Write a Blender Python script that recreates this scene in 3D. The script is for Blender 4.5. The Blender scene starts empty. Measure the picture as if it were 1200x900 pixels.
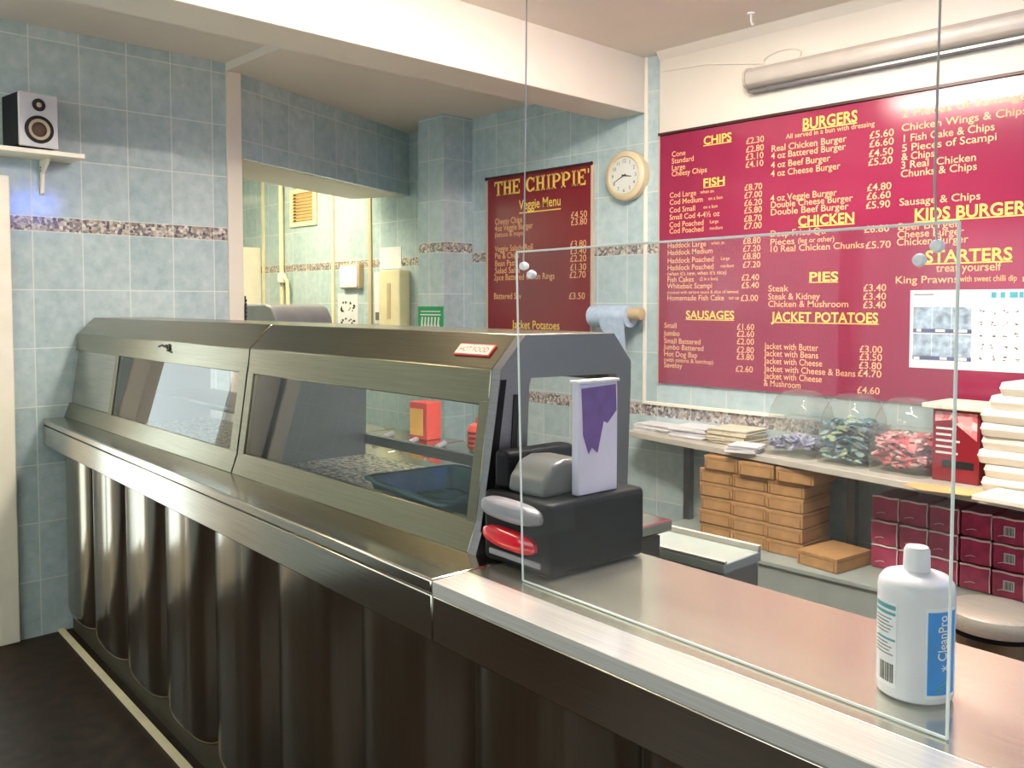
import bpy, bmesh, math, random
from mathutils import Vector, Matrix, Euler
random.seed(7)
S = bpy.context.scene
COL = S.collection

# ------------------------------------------------------------------ camera, world, exposure
PITCH = math.radians(2.5)
PHI = math.radians(43.5)
cam_d = bpy.data.cameras.new('camera')
cam = bpy.data.objects.new('camera', cam_d)
COL.objects.link(cam)
cam.location = (4.57, -1.22, 1.60)
fwd = Vector((-math.cos(PHI) * math.cos(PITCH), math.sin(PHI) * math.cos(PITCH), -math.sin(PITCH)))
cam.rotation_euler = fwd.to_track_quat('-Z', 'Y').to_euler()
cam_d.sensor_fit = 'HORIZONTAL'
cam_d.sensor_width = 36.0
cam_d.lens = 36.0 * 1025.0 / 1200.0
cam_d.shift_y = -50.0 / 1200.0
cam_d.clip_start = 0.02
S.camera = cam

S.view_settings.view_transform = 'Standard'
S.view_settings.look = 'None'
S.view_settings.exposure = 0.92
S.view_settings.gamma = 1.0
S.view_settings.use_curve_mapping = False

LAMP_SHOP = 41.0       # tube light over the counter
LAMP_BACK = 42.0       # tube light in the back room
FILL_KITCHEN = 46.0    # added light that brightens the kitchen side
FILL_DOOR = 16.0       # added light that brightens the shop door
SKY = 2.2              # daylight outside door and shop window

world = bpy.data.worlds.new('world')
S.world = world
world.use_nodes = True
bg = world.node_tree.nodes['Background']
bg.inputs[0].default_value = (0.93, 0.97, 1.0, 1)
bg.inputs[1].default_value = SKY


# ------------------------------------------------------------------ materials
def lin(h):
    h = h.lstrip('#')
    out = []
    for i in (0, 2, 4):
        c = int(h[i:i + 2], 16) / 255.0
        out.append(c / 12.92 if c <= 0.04045 else ((c + 0.055) / 1.055) ** 2.4)
    return (out[0], out[1], out[2], 1.0)


class NT:
    """small helper round a material node tree"""

    def __init__(s, name):
        s.m = bpy.data.materials.new(name)
        s.m.use_nodes = True
        s.t = s.m.node_tree
        s.b = s.t.nodes['Principled BSDF']
        s.out = s.t.nodes['Material Output']

    def n(s, kind, **kw):
        nd = s.t.nodes.new(kind)
        for k, v in kw.items():
            setattr(nd, k, v)
        return nd

    def l(s, a, b):
        s.t.links.new(a, b)

    def put(s, sock, v):
        if hasattr(v, 'links') or hasattr(v, 'is_linked'):
            s.l(v, sock)
        else:
            sock.default_value = v

    def math(s, op, a, b=0.0, c=None):
        nd = s.n('ShaderNodeMath', operation=op)
        s.put(nd.inputs[0], a)
        s.put(nd.inputs[1], b)
        if c is not None:
            s.put(nd.inputs[2], c)
        return nd.outputs[0]

    def mix(s, f, a, b):
        nd = s.n('ShaderNodeMix', data_type='RGBA')
        s.put(nd.inputs[0], f)
        s.put(nd.inputs[6], a)
        s.put(nd.inputs[7], b)
        return nd.outputs[2]

    def noise(s, scale, detail=3.0, vec=None, rough=0.5):
        nd = s.n('ShaderNodeTexNoise')
        nd.inputs['Scale'].default_value = scale
        nd.inputs['Detail'].default_value = detail
        nd.inputs['Roughness'].default_value = rough
        if vec is not None:
            s.l(vec, nd.inputs['Vector'])
        return nd.outputs['Fac']

    def ramp(s, f, stops):
        nd = s.n('ShaderNodeValToRGB')
        el = nd.color_ramp.elements
        while len(el) > 1:
            el.remove(el[-1])
        el[0].position, el[0].color = stops[0]
        for p, c in stops[1:]:
            e = el.new(p)
            e.color = c
        s.l(f, nd.inputs[0])
        return nd.outputs[0]

    def objco(s, scale=(1, 1, 1)):
        tc = s.n('ShaderNodeTexCoord')
        mp = s.n('ShaderNodeMapping')
        mp.inputs['Scale'].default_value = scale
        s.l(tc.outputs['Object'], mp.inputs[0])
        return mp.outputs[0]

    def bump(s, h, strength=0.2, dist=0.002):
        nd = s.n('ShaderNodeBump')
        nd.inputs['Strength'].default_value = strength
        nd.inputs['Distance'].default_value = dist
        s.l(h, nd.inputs['Height'])
        s.l(nd.outputs[0], s.b.inputs['Normal'])


def plain(name, col, rough=0.5, metal=0.0, var=0.06, vscale=9.0, spec=0.5, bump=0.0, bscale=150.0, coat=0.0):
    """one colour with a little procedural variation"""
    t = NT(name)
    c = lin(col)
    co = t.objco()
    f = t.noise(vscale, 4, co)
    lo = tuple(max(0, x * (1 - var * 2)) for x in c[:3]) + (1,)
    hi = tuple(min(1, x * (1 + var * 2)) for x in c[:3]) + (1,)
    t.l(t.ramp(f, [(0.3, lo), (0.7, hi)]), t.b.inputs['Base Color'])
    t.b.inputs['Roughness'].default_value = rough
    t.b.inputs['Metallic'].default_value = metal
    t.b.inputs['Specular IOR Level'].default_value = spec
    t.b.inputs['Coat Weight'].default_value = coat
    if bump:
        t.bump(t.noise(bscale, 4, co), bump, 0.002)
    return t.m


def steel(name, col, rough, brush=(1.5, 90, 90), rvar=0.08, bump=0.015, metal=1.0):
    """brushed metal: streaks run along the object's own x"""
    t = NT(name)
    c = lin(col)
    co = t.objco(brush)
    f = t.noise(3.0, 5, co, 0.6)
    f2 = t.noise(2.2, 3, t.objco())
    lo = tuple(x * 0.86 for x in c[:3]) + (1,)
    hi = tuple(min(1, x * 1.1) for x in c[:3]) + (1,)
    t.l(t.ramp(f, [(0.3, lo), (0.7, hi)]), t.b.inputs['Base Color'])
    t.b.inputs['Metallic'].default_value = metal
    r = t.math('MULTIPLY_ADD', f2, rvar, rough - rvar * 0.5)
    t.l(r, t.b.inputs['Roughness'])
    t.bump(f, bump, 0.001)
    return t.m


def tile_mat(name, band_lo, band_hi, off_y, off_x, base_a, base_b, pitch_v=0.2785, pitch_h=0.2235, second=None):
    """glazed wall tiles with pale grout and a narrow mosaic border; y-z on walls facing x, x-z on walls facing y"""
    t = NT(name)
    geo = t.n('ShaderNodeNewGeometry')
    sp = t.n('ShaderNodeSeparateXYZ')
    t.l(geo.outputs['Position'], sp.inputs[0])
    sn = t.n('ShaderNodeSeparateXYZ')
    t.l(geo.outputs['True Normal'], sn.inputs[0])
    isx = t.math('GREATER_THAN', t.math('ABSOLUTE', sn.outputs[0]), 0.6)
    hy = t.math('SUBTRACT', sp.outputs[1], off_y)
    hx = t.math('SUBTRACT', sp.outputs[0], off_x)
    h = t.math('ADD', t.math('MULTIPLY', hy, isx), t.math('MULTIPLY', hx, t.math('SUBTRACT', 1.0, isx)))
    z = sp.outputs[2]
    mid = (band_lo + band_hi) / 2
    above = t.math('GREATER_THAN', z, mid)
    va = t.math('SUBTRACT', z, band_hi)
    vb = t.math('SUBTRACT', band_lo, z)
    v = t.math('ADD', t.math('MULTIPLY', va, above), t.math('MULTIPLY', vb, t.math('SUBTRACT', 1.0, above)))

    def edge(x, p, g):
        fr = t.math('FRACT', t.math('DIVIDE', x, p))
        d = t.math('MULTIPLY', t.math('MINIMUM', fr, t.math('SUBTRACT', 1.0, fr)), p)
        return t.math('LESS_THAN', d, g)
    g = t.math('MAXIMUM', edge(h, pitch_h, 0.0026), edge(v, pitch_v, 0.0026))
    inband = t.math('LESS_THAN', v, 0.0)
    if second:
        b2 = t.math('MULTIPLY', t.math('GREATER_THAN', z, second[0]), t.math('LESS_THAN', z, second[1]))
        inband = t.math('MAXIMUM', inband, b2)
    # per tile tone
    comb = t.n('ShaderNodeCombineXYZ')
    t.l(t.math('FLOOR', t.math('DIVIDE', h, pitch_h)), comb.inputs[0])
    t.l(t.math('FLOOR', t.math('DIVIDE', v, pitch_v)), comb.inputs[1])
    t.l(above, comb.inputs[2])
    wn = t.n('ShaderNodeTexWhiteNoise')
    t.l(comb.outputs[0], wn.inputs['Vector'])
    n1 = t.noise(16.0, 6, geo.outputs['Position'], 0.65)
    n2 = t.noise(3.0, 3, geo.outputs['Position'])
    f = t.math('ADD', t.math('MULTIPLY', n1, 0.75), t.math('MULTIPLY', wn.outputs['Value'], 0.16))
    f = t.math('ADD', f, t.math('MULTIPLY', n2, 0.12))
    c = t.ramp(f, [(0.3, lin(base_a)), (0.72, lin(base_b))])
    # mosaic border
    vor = t.n('ShaderNodeTexVoronoi', feature='F1')
    vor.inputs['Scale'].default_value = 75.0
    t.l(geo.outputs['Position'], vor.inputs['Vector'])
    sv = t.n('ShaderNodeSeparateColor')
    t.l(vor.outputs['Color'], sv.inputs[0])
    mos = t.ramp(sv.outputs[0], [(0.0, lin('5a5660')), (0.3, lin('8c8584')), (0.5, lin('c9c6c0')), (0.72, lin('9a8478')), (1.0, lin('e2ded6'))])
    c = t.mix(inband, c, mos)
    gm = t.math('MULTIPLY', g, t.math('SUBTRACT', 1.0, t.math('MULTIPLY', inband, 0.5)))
    c = t.mix(gm, c, lin('d0d6d0'))
    t.l(c, t.b.inputs['Base Color'])
    t.l(t.math('MULTIPLY_ADD', gm, 0.45, 0.1), t.b.inputs['Roughness'])
    t.bump(t.math('SUBTRACT', t.math('MULTIPLY', n1, 0.25), gm), 0.25, 0.0015)
    return t.m


def glass_mat(name, tint, ior=1.45, rough=0.0, veil=0.0, boost=1.0):
    """thin clear sheet: see-through with a Fresnel reflection"""
    t = NT(name)
    tr = t.n('ShaderNodeBsdfTransparent')
    tr.inputs[0].default_value = lin(tint)
    gl = t.n('ShaderNodeBsdfGlossy')
    gl.inputs['Roughness'].default_value = rough
    fr = t.n('ShaderNodeFresnel')
    fr.inputs[0].default_value = ior
    geo = t.n('ShaderNodeNewGeometry')      # only the outer faces of the sheet reflect
    f = t.math('MULTIPLY', fr.outputs[0], boost)
    f = t.math('MULTIPLY', f, t.math('SUBTRACT', 1.0, geo.outputs['Backfacing']))
    mx = t.n('ShaderNodeMixShader')
    t.l(f, mx.inputs[0])
    t.l(tr.outputs[0], mx.inputs[1])
    t.l(gl.outputs[0], mx.inputs[2])
    last = mx
    if veil:
        df = t.n('ShaderNodeBsdfDiffuse')
        df.inputs[0].default_value = (0.9, 0.9, 0.9, 1)
        m2 = t.n('ShaderNodeMixShader')
        m2.inputs[0].default_value = veil
        t.l(mx.outputs[0], m2.inputs[1])
        t.l(df.outputs[0], m2.inputs[2])
        last = m2
    t.l(last.outputs[0], t.out.inputs['Surface'])
    return t.m


def lamp_mat(name, col, strength):
    t = NT(name)
    t.b.inputs['Base Color'].default_value = lin(col)
    t.b.inputs['Emission Color'].default_value = lin(col)
    t.b.inputs['Emission Strength'].default_value = strength
    return t.m


def speckle(name, cols, scale, rough=0.4):
    t = NT(name)
    vor = t.n('ShaderNodeTexVoronoi', feature='F1')
    vor.inputs['Scale'].default_value = scale
    t.l(t.objco(), vor.inputs['Vector'])
    sv = t.n('ShaderNodeSeparateColor')
    t.l(vor.outputs['Color'], sv.inputs[0])
    k = len(cols)
    t.l(t.ramp(sv.outputs[0], [(i / (k - 1), lin(c)) for i, c in enumerate(cols)]), t.b.inputs['Base Color'])
    t.b.inputs['Roughness'].default_value = rough
    return t.m


M = dict(
    tile_left=tile_mat('wall_tile', 1.942, 2.011, -0.007, 0.05, '9bb0b7', 'c3d0d4'),
    tile_back=tile_mat('kitchen_tile', 1.878, 1.945, 0.1, 0.012, '9fb7be', 'c8d7da', second=(0.962, 1.03)),
    paint=plain('cream_paint', 'ddd5ca', 0.55, var=0.015, vscale=2.0),
    ceiling=plain('ceiling_paint', 'e2dad0', 0.7, var=0.02, vscale=1.5),
    trimw=plain('white_gloss_trim', 'f3ecdc', 0.35, var=0.02),
    floor=plain('dark_floor_vinyl', '2a1d14', 0.45, spec=0.2, var=0.25, vscale=14.0, bump=0.05),
    kfloor=plain('kitchen_floor_vinyl', '6d5a4d', 0.5, var=0.12, vscale=10.0),
    steel=steel('brushed_steel', 'c4beb2', 0.17),
    steel_top=steel('worktop_steel', 'c9c8b9', 0.2, brush=(1.2, 60, 60), rvar=0.06, bump=0.008, metal=0.7),
    steel_v=steel('vertical_brushed_steel', 'a59d8e', 0.2, brush=(90, 90, 1.2)),
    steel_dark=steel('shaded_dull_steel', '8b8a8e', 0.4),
    steel_olive=steel('hood_steel', '948f7b', 0.24),
    bench_paint=plain('grey_green_paint', '9aa49e', 0.35, var=0.04),
    shelf_grey=plain('pale_grey_shelf', 'bfbab0', 0.3, var=0.04),
    floor_strip=plain('pale_brass_strip', 'e3d8b4', 0.35, var=0.05),
    reflection_steel=steel('reflection_white_steel', 'f6f2ec', 0.16, rvar=0.04, bump=0.004, metal=0.5),  # whitened so the mirrored wall panel reads bright
    lid_steel=steel('satin_lid_steel', 'c9c3b8', 0.38, metal=0.55),
    smoky=plain('smoky_grey_plastic', '6a6b69', 0.3, var=0.05),
    bright=steel('bright_metal', 'e8e2d2', 0.3),
    plinth=plain('olive_plinth', '3a3324', 0.5, var=0.1),
    glass=glass_mat('cabinet_glass', 'f1f6f4', 1.5, boost=1.5),
    acrylic=glass_mat('acrylic_sheet', 'f7f8f8', 1.33, veil=0.018),
    acrylic_edge=plain('polished_acrylic_edge', 'e6ece8', 0.25, var=0.02),
    clear=glass_mat('clear_plastic', 'eef0ec', 1.45, rough=0.08, veil=0.07, boost=1.2),
    wire=plain('clear_nylon_line', 'aaa49c', 0.3, var=0.02),
    black=plain('black_plastic', '090b11', 0.5, spec=0.2, var=0.1),
    black_soft=plain('matt_black', '0d0e10', 0.6, var=0.1),
    grey_plastic=plain('grey_plastic', '8d8b93', 0.3, var=0.05),
    red=plain('glossy_red_plastic', 'd2152c', 0.15, var=0.04, coat=0.6),
    maroon=plain('maroon_board', '942a4c', 0.14, var=0.03, vscale=4.0),
    maroon_dark=plain('dark_maroon_board', '82242f', 0.2, var=0.03, vscale=4.0),
    frame_brown=plain('brown_frame', '3c1c18', 0.4, var=0.1),
    frame_pale=plain('pale_frame', 'cdb8a4', 0.4, var=0.04),
    yellow=plain('yellow_lettering', 'f2cf62', 0.5, var=0.03),
    cream_text=plain('peach_lettering', 'efb883', 0.5, var=0.03),
    white=plain('white_plastic', 'eeedf0', 0.32, var=0.015),
    white_shiny=plain('white_bottle_plastic', 'e4e3e8', 0.22, var=0.01),
    offwhite=plain('ivory_plastic', 'e9dfba', 0.4, var=0.03),
    paper=plain('white_paper', 'e4e2e6', 0.7, var=0.04, vscale=30),
    paper_b=plain('cream_paper', 'ddd3bd', 0.7, var=0.08, vscale=40),
    foam=plain('white_foam', 'ddd6c8', 0.6, var=0.02, bump=0.06, bscale=300),
    card=plain('brown_cardboard', 'b18758', 0.75, var=0.07, vscale=25),
    card_dark=plain('cardboard_edge', '8a6334', 0.8, var=0.08),
    card_pale=plain('pale_cardboard', 'd9b27a', 0.75, var=0.06),
    pack=plain('maroon_shrink_wrap', 'ae3a60', 0.28, var=0.15, vscale=20, coat=0.4),
    seam=plain('white_film_seam', 'ead6d6', 0.4, var=0.05),
    blue=plain('blue_label', '1a8ee6', 0.35, var=0.08, vscale=18),
    teal=plain('teal_print', '4fa3ad', 0.4, var=0.05),
    grey_print=plain('grey_print', '77756e', 0.5, var=0.2, vscale=120),
    dark_print=plain('dark_print', '3b3838', 0.5, var=0.05),
    purple=plain('purple_print', '6d4a92', 0.4, var=0.12, vscale=25),
    lilac=plain('white_carton', 'dcd6ea', 0.4, var=0.03),
    green=plain('green_sign', '1f9a63', 0.4, var=0.05),
    clock_rim=plain('cream_clock_rim', 'd9c7a4', 0.35, var=0.03),
    clock_face=plain('clock_face', 'd9dcd6', 0.3, var=0.02),
    blue_paper=plain('blue_paper_roll', 'b4c7e0', 0.7, var=0.05, vscale=40),
    beige=plain('beige_plastic', 'cbb491', 0.4, var=0.04),
    tray=plain('dark_green_tray', '4a666c', 0.25, var=0.1),
    yellow_box=plain('yellow_card', 'f0b95e', 0.4, var=0.05),
    red_box=plain('red_card', 'c8443c', 0.4, var=0.05),
    orange_vent=plain('amber_grille', 'cdae78', 0.4, var=0.06),
    mosaic_floor=speckle('perforated_steel', ['3c3a30', '8a846c', 'd8d2b8', 'f0ecd8'], 90.0, 0.3),
    sachet_purple=speckle('purple_sachets', ['4a4a86', '8f8fc0', 'd6d6e2', '5b5b9c'], 45.0),
    sachet_teal=speckle('teal_sachets', ['1c5a68', '2d7d84', 'c9d6a0', '9fc2d8', '1d4f78'], 32.0),
    sachet_red=speckle('red_sachets', ['c8324a', 'e78a8f', 'f3cfd0', 'd4525f'], 34.0),
    speaker_cone=plain('brown_cone', '4a3226', 0.5, var=0.1),
    speaker_ring=plain('pale_cone', 'b8a892', 0.5, var=0.05),
    speaker_face=plain('silver_front', 'c9cad2', 0.35, var=0.03),
    lampgrey=plain('grey_lamp_cover', 'b7b0a8', 0.35, var=0.03),
    tube=lamp_mat('tube_light', 'fff3e2', LAMP_SHOP),
    fill_k=lamp_mat('kitchen_fill_light', 'fff3e6', FILL_KITCHEN),
    fill_d=lamp_mat('door_fill_light', 'ffedc8', FILL_DOOR),
    tube_b=lamp_mat('back_room_tube_light', 'fff3cd', LAMP_BACK),
    blue_lamp=lamp_mat('violet_tube', '3f6dff', 40.0),
    screen_a=plain('blue_grey_picture', '9fb2c4', 0.4, var=0.25, vscale=28),
    screen_b=plain('slate_strip', '5b5f86', 0.4, var=0.1),
)


# ------------------------------------------------------------------ mesh builder
class MB:
    """collects shapes and links them as ONE mesh object"""

    def __init__(s, mat=None):
        s.bm = bmesh.new()
        s.T = mat or Matrix.Identity(4)

    def v(s, p):
        return s.bm.verts.new(s.T @ Vector(p))

    def face(s, vs):
        try:
            return s.bm.faces.new(vs)
        except ValueError:
            return None

    def box(s, x0, x1, y0, y1, z0, z1):
        c = [s.v((x, y, z)) for z in (z0, z1) for y in (y0, y1) for x in (x0, x1)]
        for f in ((0, 2, 3, 1), (4, 5, 7, 6), (0, 1, 5, 4), (2, 6, 7, 3), (0, 4, 6, 2), (1, 3, 7, 5)):
            s.face([c[i] for i in f])
        return s

    def hexa(s, lo, hi, z0, z1):
        """four (x,y) corners at z0, four at z1"""
        a = [s.v((p[0], p[1], z0)) for p in lo]
        b = [s.v((p[0], p[1], z1)) for p in hi]
        s.loft([a, b])
        return s

    def loft(s, rings, cap=True, closed=True):
        n = len(rings[0])
        for r0, r1 in zip(rings, rings[1:]):
            for i in range(n if closed else n - 1):
                j = (i + 1) % n
                s.face([r0[i], r0[j], r1[j], r1[i]])
        if cap:
            s.face(list(reversed(rings[0])))
            s.face(rings[-1])
        return s

    def prism(s, pts, axis, a, b):
        """polygon swept along an axis: 'x' pts=(y,z), 'y' pts=(x,z), 'z' pts=(x,y)"""
        def mk(p, t):
            return s.v({'x': (t, p[0], p[1]), 'y': (p[0], t, p[1]), 'z': (p[0], p[1], t)}[axis])
        return s.loft([[mk(p, a) for p in pts], [mk(p, b) for p in pts]])

    def lathe(s, prof, c=(0, 0, 0), axis='z', seg=32, squash=(1, 1), cap=True):
        rings = []
        for r, h in prof:
            ring = []
            for i in range(seg):
                a = 2 * math.pi * i / seg
                u, w = r * math.cos(a) * squash[0], r * math.sin(a) * squash[1]
                p = {'z': (u, w, h), 'y': (u, h, w), 'x': (h, u, w)}[axis]
                ring.append(s.v((c[0] + p[0], c[1] + p[1], c[2] + p[2])))
            rings.append(ring)
        return s.loft(rings, cap)

    def tube(s, pts, r, seg=8):
        pts = [Vector(p) for p in pts]
        rings = []
        for i, p in enumerate(pts):
            d = (pts[min(i + 1, len(pts) - 1)] - pts[max(i - 1, 0)]).normalized()
            up = Vector((0, 0, 1)) if abs(d.z) < 0.9 else Vector((1, 0, 0))
            a = d.cross(up).normalized()
            b = d.cross(a)
            rings.append([s.v(p + (a * math.cos(t) + b * math.sin(t)) * r) for t in [2 * math.pi * k / seg for k in range(seg)]])
        return s.loft(rings)

    def rounded(s, x0, x1, y0, y1, z0, z1, r, n=5, axis='z', taper=0.0):
        """box with rounded corners in the plane across axis"""
        def ring(a0, a1, b0, b1):
            out = []
            for cx, cy, st in ((a1 - r, b1 - r, 0), (a0 + r, b1 - r, 90), (a0 + r, b0 + r, 180), (a1 - r, b0 + r, 270)):
                for k in range(n + 1):
                    t = math.radians(st + 90.0 * k / n)
                    out.append((cx + r * math.cos(t), cy + r * math.sin(t)))
            return out
        if axis == 'z':
            lo, hi = ring(x0, x1, y0, y1), ring(x0 + taper, x1 - taper, y0 + taper, y1 - taper)
            s.loft([[s.v((p[0], p[1], z0)) for p in lo], [s.v((p[0], p[1], z1)) for p in hi]])
        elif axis == 'y':
            lo = ring(x0, x1, z0, z1)
            s.loft([[s.v((p[0], y0, p[1])) for p in lo], [s.v((p[0], y1, p[1])) for p in lo]])
        else:
            lo = ring(y0, y1, z0, z1)
            s.loft([[s.v((x0, p[0], p[1])) for p in lo], [s.v((x1, p[0], p[1])) for p in lo]])
        return s

    def build(s, name, mat, parent=None, bevel=0.0, smooth=False, loc=None, rot=None, seg=2):
        bmesh.ops.recalc_face_normals(s.bm, faces=s.bm.faces)
        me = bpy.data.meshes.new(name)
        s.bm.to_mesh(me)
        s.bm.free()
        me.materials.append(M[mat] if isinstance(mat, str) else mat)
        o = bpy.data.objects.new(name, me)
        COL.objects.link(o)
        if parent is not None:
            o.parent = parent
        if loc:
            o.location = loc
        if rot:
            o.rotation_euler = rot
        if bevel:
            b = o.modifiers.new('bevel', 'BEVEL')
            b.width = bevel
            b.segments = seg
            b.limit_method = 'ANGLE'
            b.angle_limit = math.radians(35)
        if smooth or bevel:
            for p in me.polygons:
                p.use_smooth = True
            try:
                me.set_sharp_from_angle(angle=math.radians(38))
            except Exception:
                pass
        return o


def tag(o, label=None, cat=None, group=None, kind=None):
    if label:
        o['label'] = label
    if cat:
        o['category'] = cat
    if group:
        o['group'] = group
    if kind:
        o['kind'] = kind
    return o


def thing(name, label, cat, loc=(0, 0, 0), rz=0.0, group=None):
    o = bpy.data.objects.new(name, None)
    o.empty_display_size = 0.1
    COL.objects.link(o)
    o.location = loc
    o.rotation_euler = (0, 0, rz)
    return tag(o, label, cat, group)


def struct(name, mb, mat, parent=None, **kw):
    o = mb.build(name, mat, parent, **kw)
    if parent is None:
        o['kind'] = 'structure'
    return o


def copy_thing(root, loc=None, rz=None, label=None):
    r = root.copy()
    COL.objects.link(r)
    for ch in list(root.children):
        c = ch.copy()
        COL.objects.link(c)
        c.parent = r
        for g in list(ch.children):
            d = g.copy()
            COL.objects.link(d)
            d.parent = c
    if loc is not None:
        r.location = loc
    if rz is not None:
        r.rotation_euler = (0, 0, rz)
    if label:
        r['label'] = label
    return r


def write(mb, lines, y, depth=0.0012, T=None, bold=0.0):
    """lettering as real raised letters on a wall facing -y: (text, x, z centre, size, align[, width])"""
    for ln in lines:
        txt, x, z, size, al = ln[:5]
        cu = bpy.data.curves.new('lettering', 'FONT')
        cu.body = txt
        cu.size = size
        cu.resolution_u = 3
        cu.offset = bold * size
        cu.align_x = al
        ob = bpy.data.objects.new('lettering', cu)
        COL.objects.link(ob)
        dg = bpy.context.evaluated_depsgraph_get()
        me = ob.evaluated_get(dg).to_mesh()
        vs = [v.co.copy() for v in me.vertices]
        fs = [tuple(p.vertices) for p in me.polygons]
        ob.evaluated_get(dg).to_mesh_clear()
        bpy.data.objects.remove(ob)
        bpy.data.curves.remove(cu)
        if not vs:
            continue
        k = 1.0
        if len(ln) > 5:
            w = max(v.x for v in vs) - min(v.x for v in vs)
            k = ln[5] / w
        nv = []
        for v in vs:
            p = Vector((x + v.x * k, y, z + v.y - size * 0.35))
            nv.append(mb.v(T @ p if T else p))
        for f in fs:
            mb.face([nv[i] for i in f])
    return mb


# ------------------------------------------------------------------ the room
R3 = math.radians(-3.0)         # serving counter stands slightly askew
R16 = math.radians(-1.62)       # so do the heated cabinets on it
ZC = 1.05

mb = MB().box(-0.15, 5.55, -3.15, 0.6, -0.1, 0.0)
struct('floor', mb, 'floor')
mb = MB().box(-3.75, 5.55, 0.6, 2.9, -0.1, 0.0)
struct('floor_kitchen', mb, 'kfloor')

# side wall with the speaker, door opening nearest the shop front
mb = MB()
mb.box(-0.15, 0, -0.19, 0.967, 0, 2.905)
mb.box(-0.15, 0, -0.95, -0.19, 2.10, 2.905)
mb.box(-0.15, 0, -3.15, -0.95, 0, 2.905)
struct('wall_left', mb, 'tile_left')
mb = MB()
for a, b in ((-0.19, -0.103), (-1.037, -0.95)):
    mb.box(-0.16, 0.022, a, b, 0, 2.19)
mb.box(-0.16, 0.022, -0.95, -0.19, 2.10, 2.19)
d1 = struct('door_1', mb, 'trimw', bevel=0.006)
mb = MB()
mb.box(-0.11, -0.06, -0.28, -0.19, 0.02, 2.10).box(-0.11, -0.06, -0.95, -0.68, 0.02, 2.10)
mb.box(-0.11, -0.06, -0.68, -0.28, 1.96, 2.10).box(-0.11, -0.06, -0.68, -0.28, 0.02, 0.30)
mb.build('door_leaf', 'trimw', d1, bevel=0.004)
mb = MB()
mb.box(-0.09, -0.082, -0.68, -0.28, 0.30, 1.96)
mb.build('door_glass', 'glass', d1)

struct('wall_back', MB().box(-3.75, 5.55, 2.75, 2.9, 0, 2.985), 'tile_back')
struct('wall_right', MB().box(5.4, 5.55, -3.15, 2.75, 0, 2.985), 'tile_back')
mb = MB()
mb.box(0, 0.7, -3.15, -3.0, 0, 2.985).box(4.9, 5.4, -3.15, -3.0, 0, 2.985)
mb.box(0.7, 4.9, -3.15, -3.0, 0, 0.75).box(0.7, 4.9, -3.15, -3.0, 2.45, 2.985)
struct('wall_front', mb, 'frame_brown')
mb = MB()
for x in (0.7, 2.06, 3.46, 4.82):
    mb.box(x, x + 0.08, -3.12, -3.03, 0.75, 2.45)
mb.box(0.78, 4.82, -3.12, -3.03, 0.75, 0.83).box(0.78, 4.82, -3.12, -3.03, 2.37, 2.45)
w1 = struct('window_1', mb, 'trimw', bevel=0.004)
mb = MB()
for x in (0.78, 2.14, 3.54):
    mb.box(x, x + 1.28, -3.08, -3.072, 0.83, 2.37)
mb.build('shop_window_glass', 'glass', w1)

# back room beyond the opening
struct('wall_back_room_side', MB().box(-3.75, -3.6, 0.82, 2.75, 0, 2.985), 'tile_back')
struct('wall_back_room_front', MB().box(-3.6, -0.15, 0.817, 0.967, 0, 2.985), 'tile_back')

# ceilings and the beam
struct('ceiling', MB().box(1.2, 5.55, -3.15, 2.9, 2.975, 3.1), 'ceiling')
struct('ceiling_low', MB().box(-0.15, 1.206, -3.15, 0.967, 2.905, 3.1), 'ceiling')
struct('ceiling_soffit', MB().box(-3.75, 1.206, 0.967, 2.9, 2.862, 3.1), 'ceiling')
struct('ceiling_beam', MB().box(1.205, 1.476, -3.0, 2.75, 2.668, 2.976), 'paint', bevel=0.004)

# opening in the side wall: post, splayed header and the tiled pier past it
struct('trim_1', MB().box(-0.152, 0.012, 0.965, 1.052, 0, 2.864), 'paint', bevel=0.004)
dx, dy = -0.73, 1.70
ln_ = math.hypot(dx, dy)
nx, ny = -dy / ln_, dx / ln_            # pointing into the back room


def strip(o0, o1, z0, z1):
    p = [(0 + nx * o0, 1.05 + ny * o0), (dx + nx * o0, 1.05 + dy + ny * o0), (dx + nx * o1, 1.05 + dy + ny * o1), (nx * o1, 1.05 + ny * o1)]
    return MB().prism(p, 'z', z0, z1)


struct('wall_header', strip(0.0, 0.03, 2.402, 2.864), 'tile_back')
struct('trim_2', strip(0.03, 0.51, 2.400, 2.864), 'paint')
struct('pillar', MB().box(-0.29, -0.012, 2.50, 2.75, 0, 2.864), 'tile_left')

# white board above the menu, its coving, and the trim strip beside it
mb = MB().box(1.595, 5.4, 2.722, 2.75, 2.535, 2.976)
struct('trim_3', mb, 'paint', bevel=0.003)
mb = MB().prism([(2.722, 2.93), (2.722, 2.976), (2.69, 2.976)], 'x', 1.595, 5.4)
struct('trim_4', mb, 'paint')
struct('trim_5', MB().box(1.478, 1.498, 2.738, 2.75, 1.03, 2.976), 'trimw', bevel=0.002)
mb = MB().box(1.50, 2.36, 2.735, 2.75, 1.028, 1.043)
struct('trim_6', mb, 'trimw')
struct('trim_7', MB().box(-0.0005, 5.2, 0.004, 0.03, 0.0, 0.012), 'floor_strip', rot=(0, 0, R3), loc=(0, 0.062, 0))

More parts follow.
